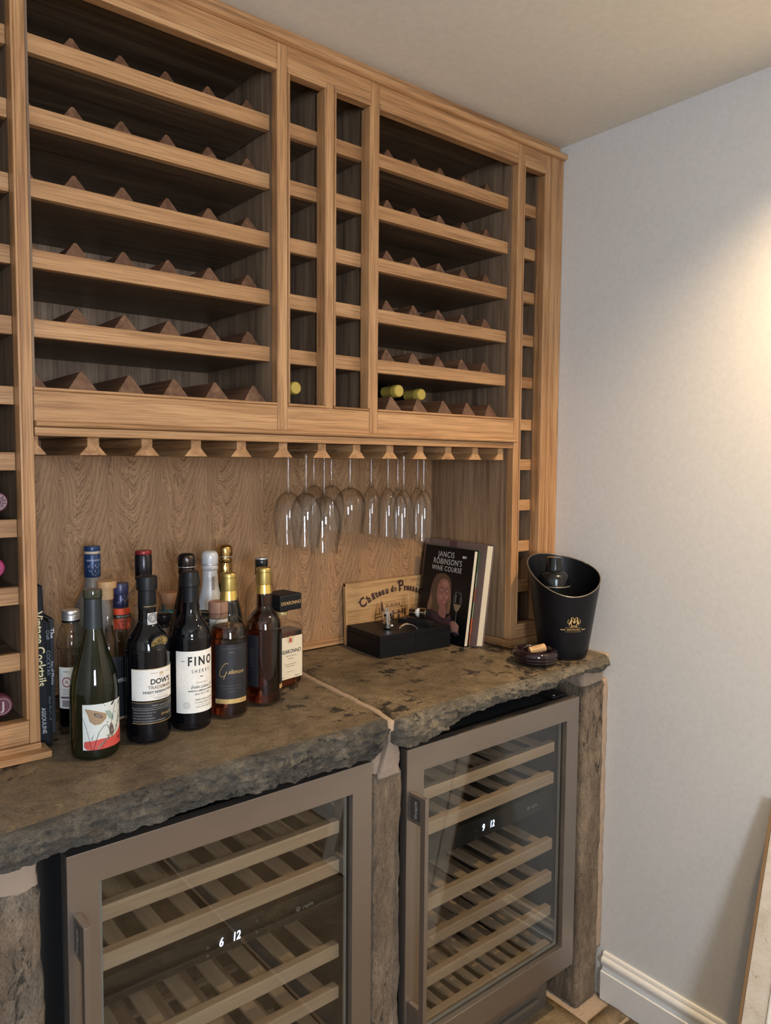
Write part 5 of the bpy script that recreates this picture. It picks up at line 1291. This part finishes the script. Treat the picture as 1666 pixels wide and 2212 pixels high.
tv, tf = text_geo('CSAZY', .0085, sx=1.1); corkprint(([(x, y+.0105) for x, y in tv], tf))
obj('cork_print', mb, plain('cork_ink', (.10, .05, .03), .7), t, world=False, fixn=False)

# white crackle frame leaning on the right wall
t = thing('picture_frame', (.588, -.648, ZF), 'white crackle-painted frame leaning against the wall at lower right', 'frame')
tilt = math.atan2(.759-.588, .5848+.055)
t.rotation_euler = (0, tilt, 0)
CRK = NT('crackle_white'); vv = CRK.coords((1, 1, 1), False); a_ = CRK.noise(vv, 60, 7, .7, .8); b_ = CRK.noise(vv, 14, 5, .6)
CRK.l(CRK.mix(CRK.ramp(a_, [(.34, (1, 1, 1)), (.40, (0, 0, 0))]), CRK.ramp(b_, [(.35, (.56, .50, .41)), (.6, (.70, .65, .57))]), (.40, .30, .22)), CRK.p.inputs['Base Color'])
CRK.p.inputs['Roughness'].default_value = .7; CRK.bump(a_, .6, .003); CRKM = CRK.m
FL, FWd = .755, .62     # length up the slope, width along -Y
GLT = plain('gilt_edge', (.26, .16, .08), .6, .1)
def fr_member(ya, yb, za, zb): return MB().box(-.030, -.012, ya, yb, za, zb)
obj('frame_side', fr_member(-.0560, -.0066, 0, FL), CRKM, t, world=False, bevel=.002)
obj('frame_side', fr_member(-FWd, -FWd+.054, 0, FL), CRKM, t, world=False, bevel=.002)
obj('frame_top', fr_member(-FWd+.0545, -.0565, FL-.054, FL), CRKM, t, world=False, bevel=.002)
obj('frame_bottom', fr_member(-FWd+.0545, -.0565, 0, .054), CRKM, t, world=False, bevel=.002)
obj('frame_edge', MB().box(-.0312, -.004, -.0062, .0, 0, FL), GLT, t, world=False, bevel=.0005)
obj('backing_board', MB().box(-.0118, -.004, -FWd+.002, -.002, .002, FL-.002), plain('backing_white', (.60, .57, .50), .7), t, world=False)
obj('inner_bead', MB().box(-.034, -.0122, -.0640, -.0570, .050, FL-.05).box(-.034, -.0122, -FWd+.0550, -FWd+.062, .050, FL-.05), WHITEPAINT, t, world=False, bevel=.002)

# repeats carry one group each
for o in bpy.data.objects:
    if o.parent is not None or 'category' not in o or 'group' in o: continue
    c_, x_ = o['category'], o.location.x
    if c_ == 'bottle': o['group'] = 'bottles standing on the worktop' if o.location.z < .95 and o.location.y > -.1 and x_ > -.62 else 'bottles lying in the oak racks'
    elif c_ == 'book': o['group'] = 'cocktail books at the left' if x_ < 0 else 'wine books leaning at the right'
    elif c_ == 'worktop': o['group'] = 'stone slabs of the worktop'
    elif c_ == 'pier': o['group'] = 'stone piers under the worktop'
    elif c_ == 'wine cooler': o['group'] = 'wine coolers under the worktop'
    elif c_ == 'light': o['group'] = 'ceiling downlights'
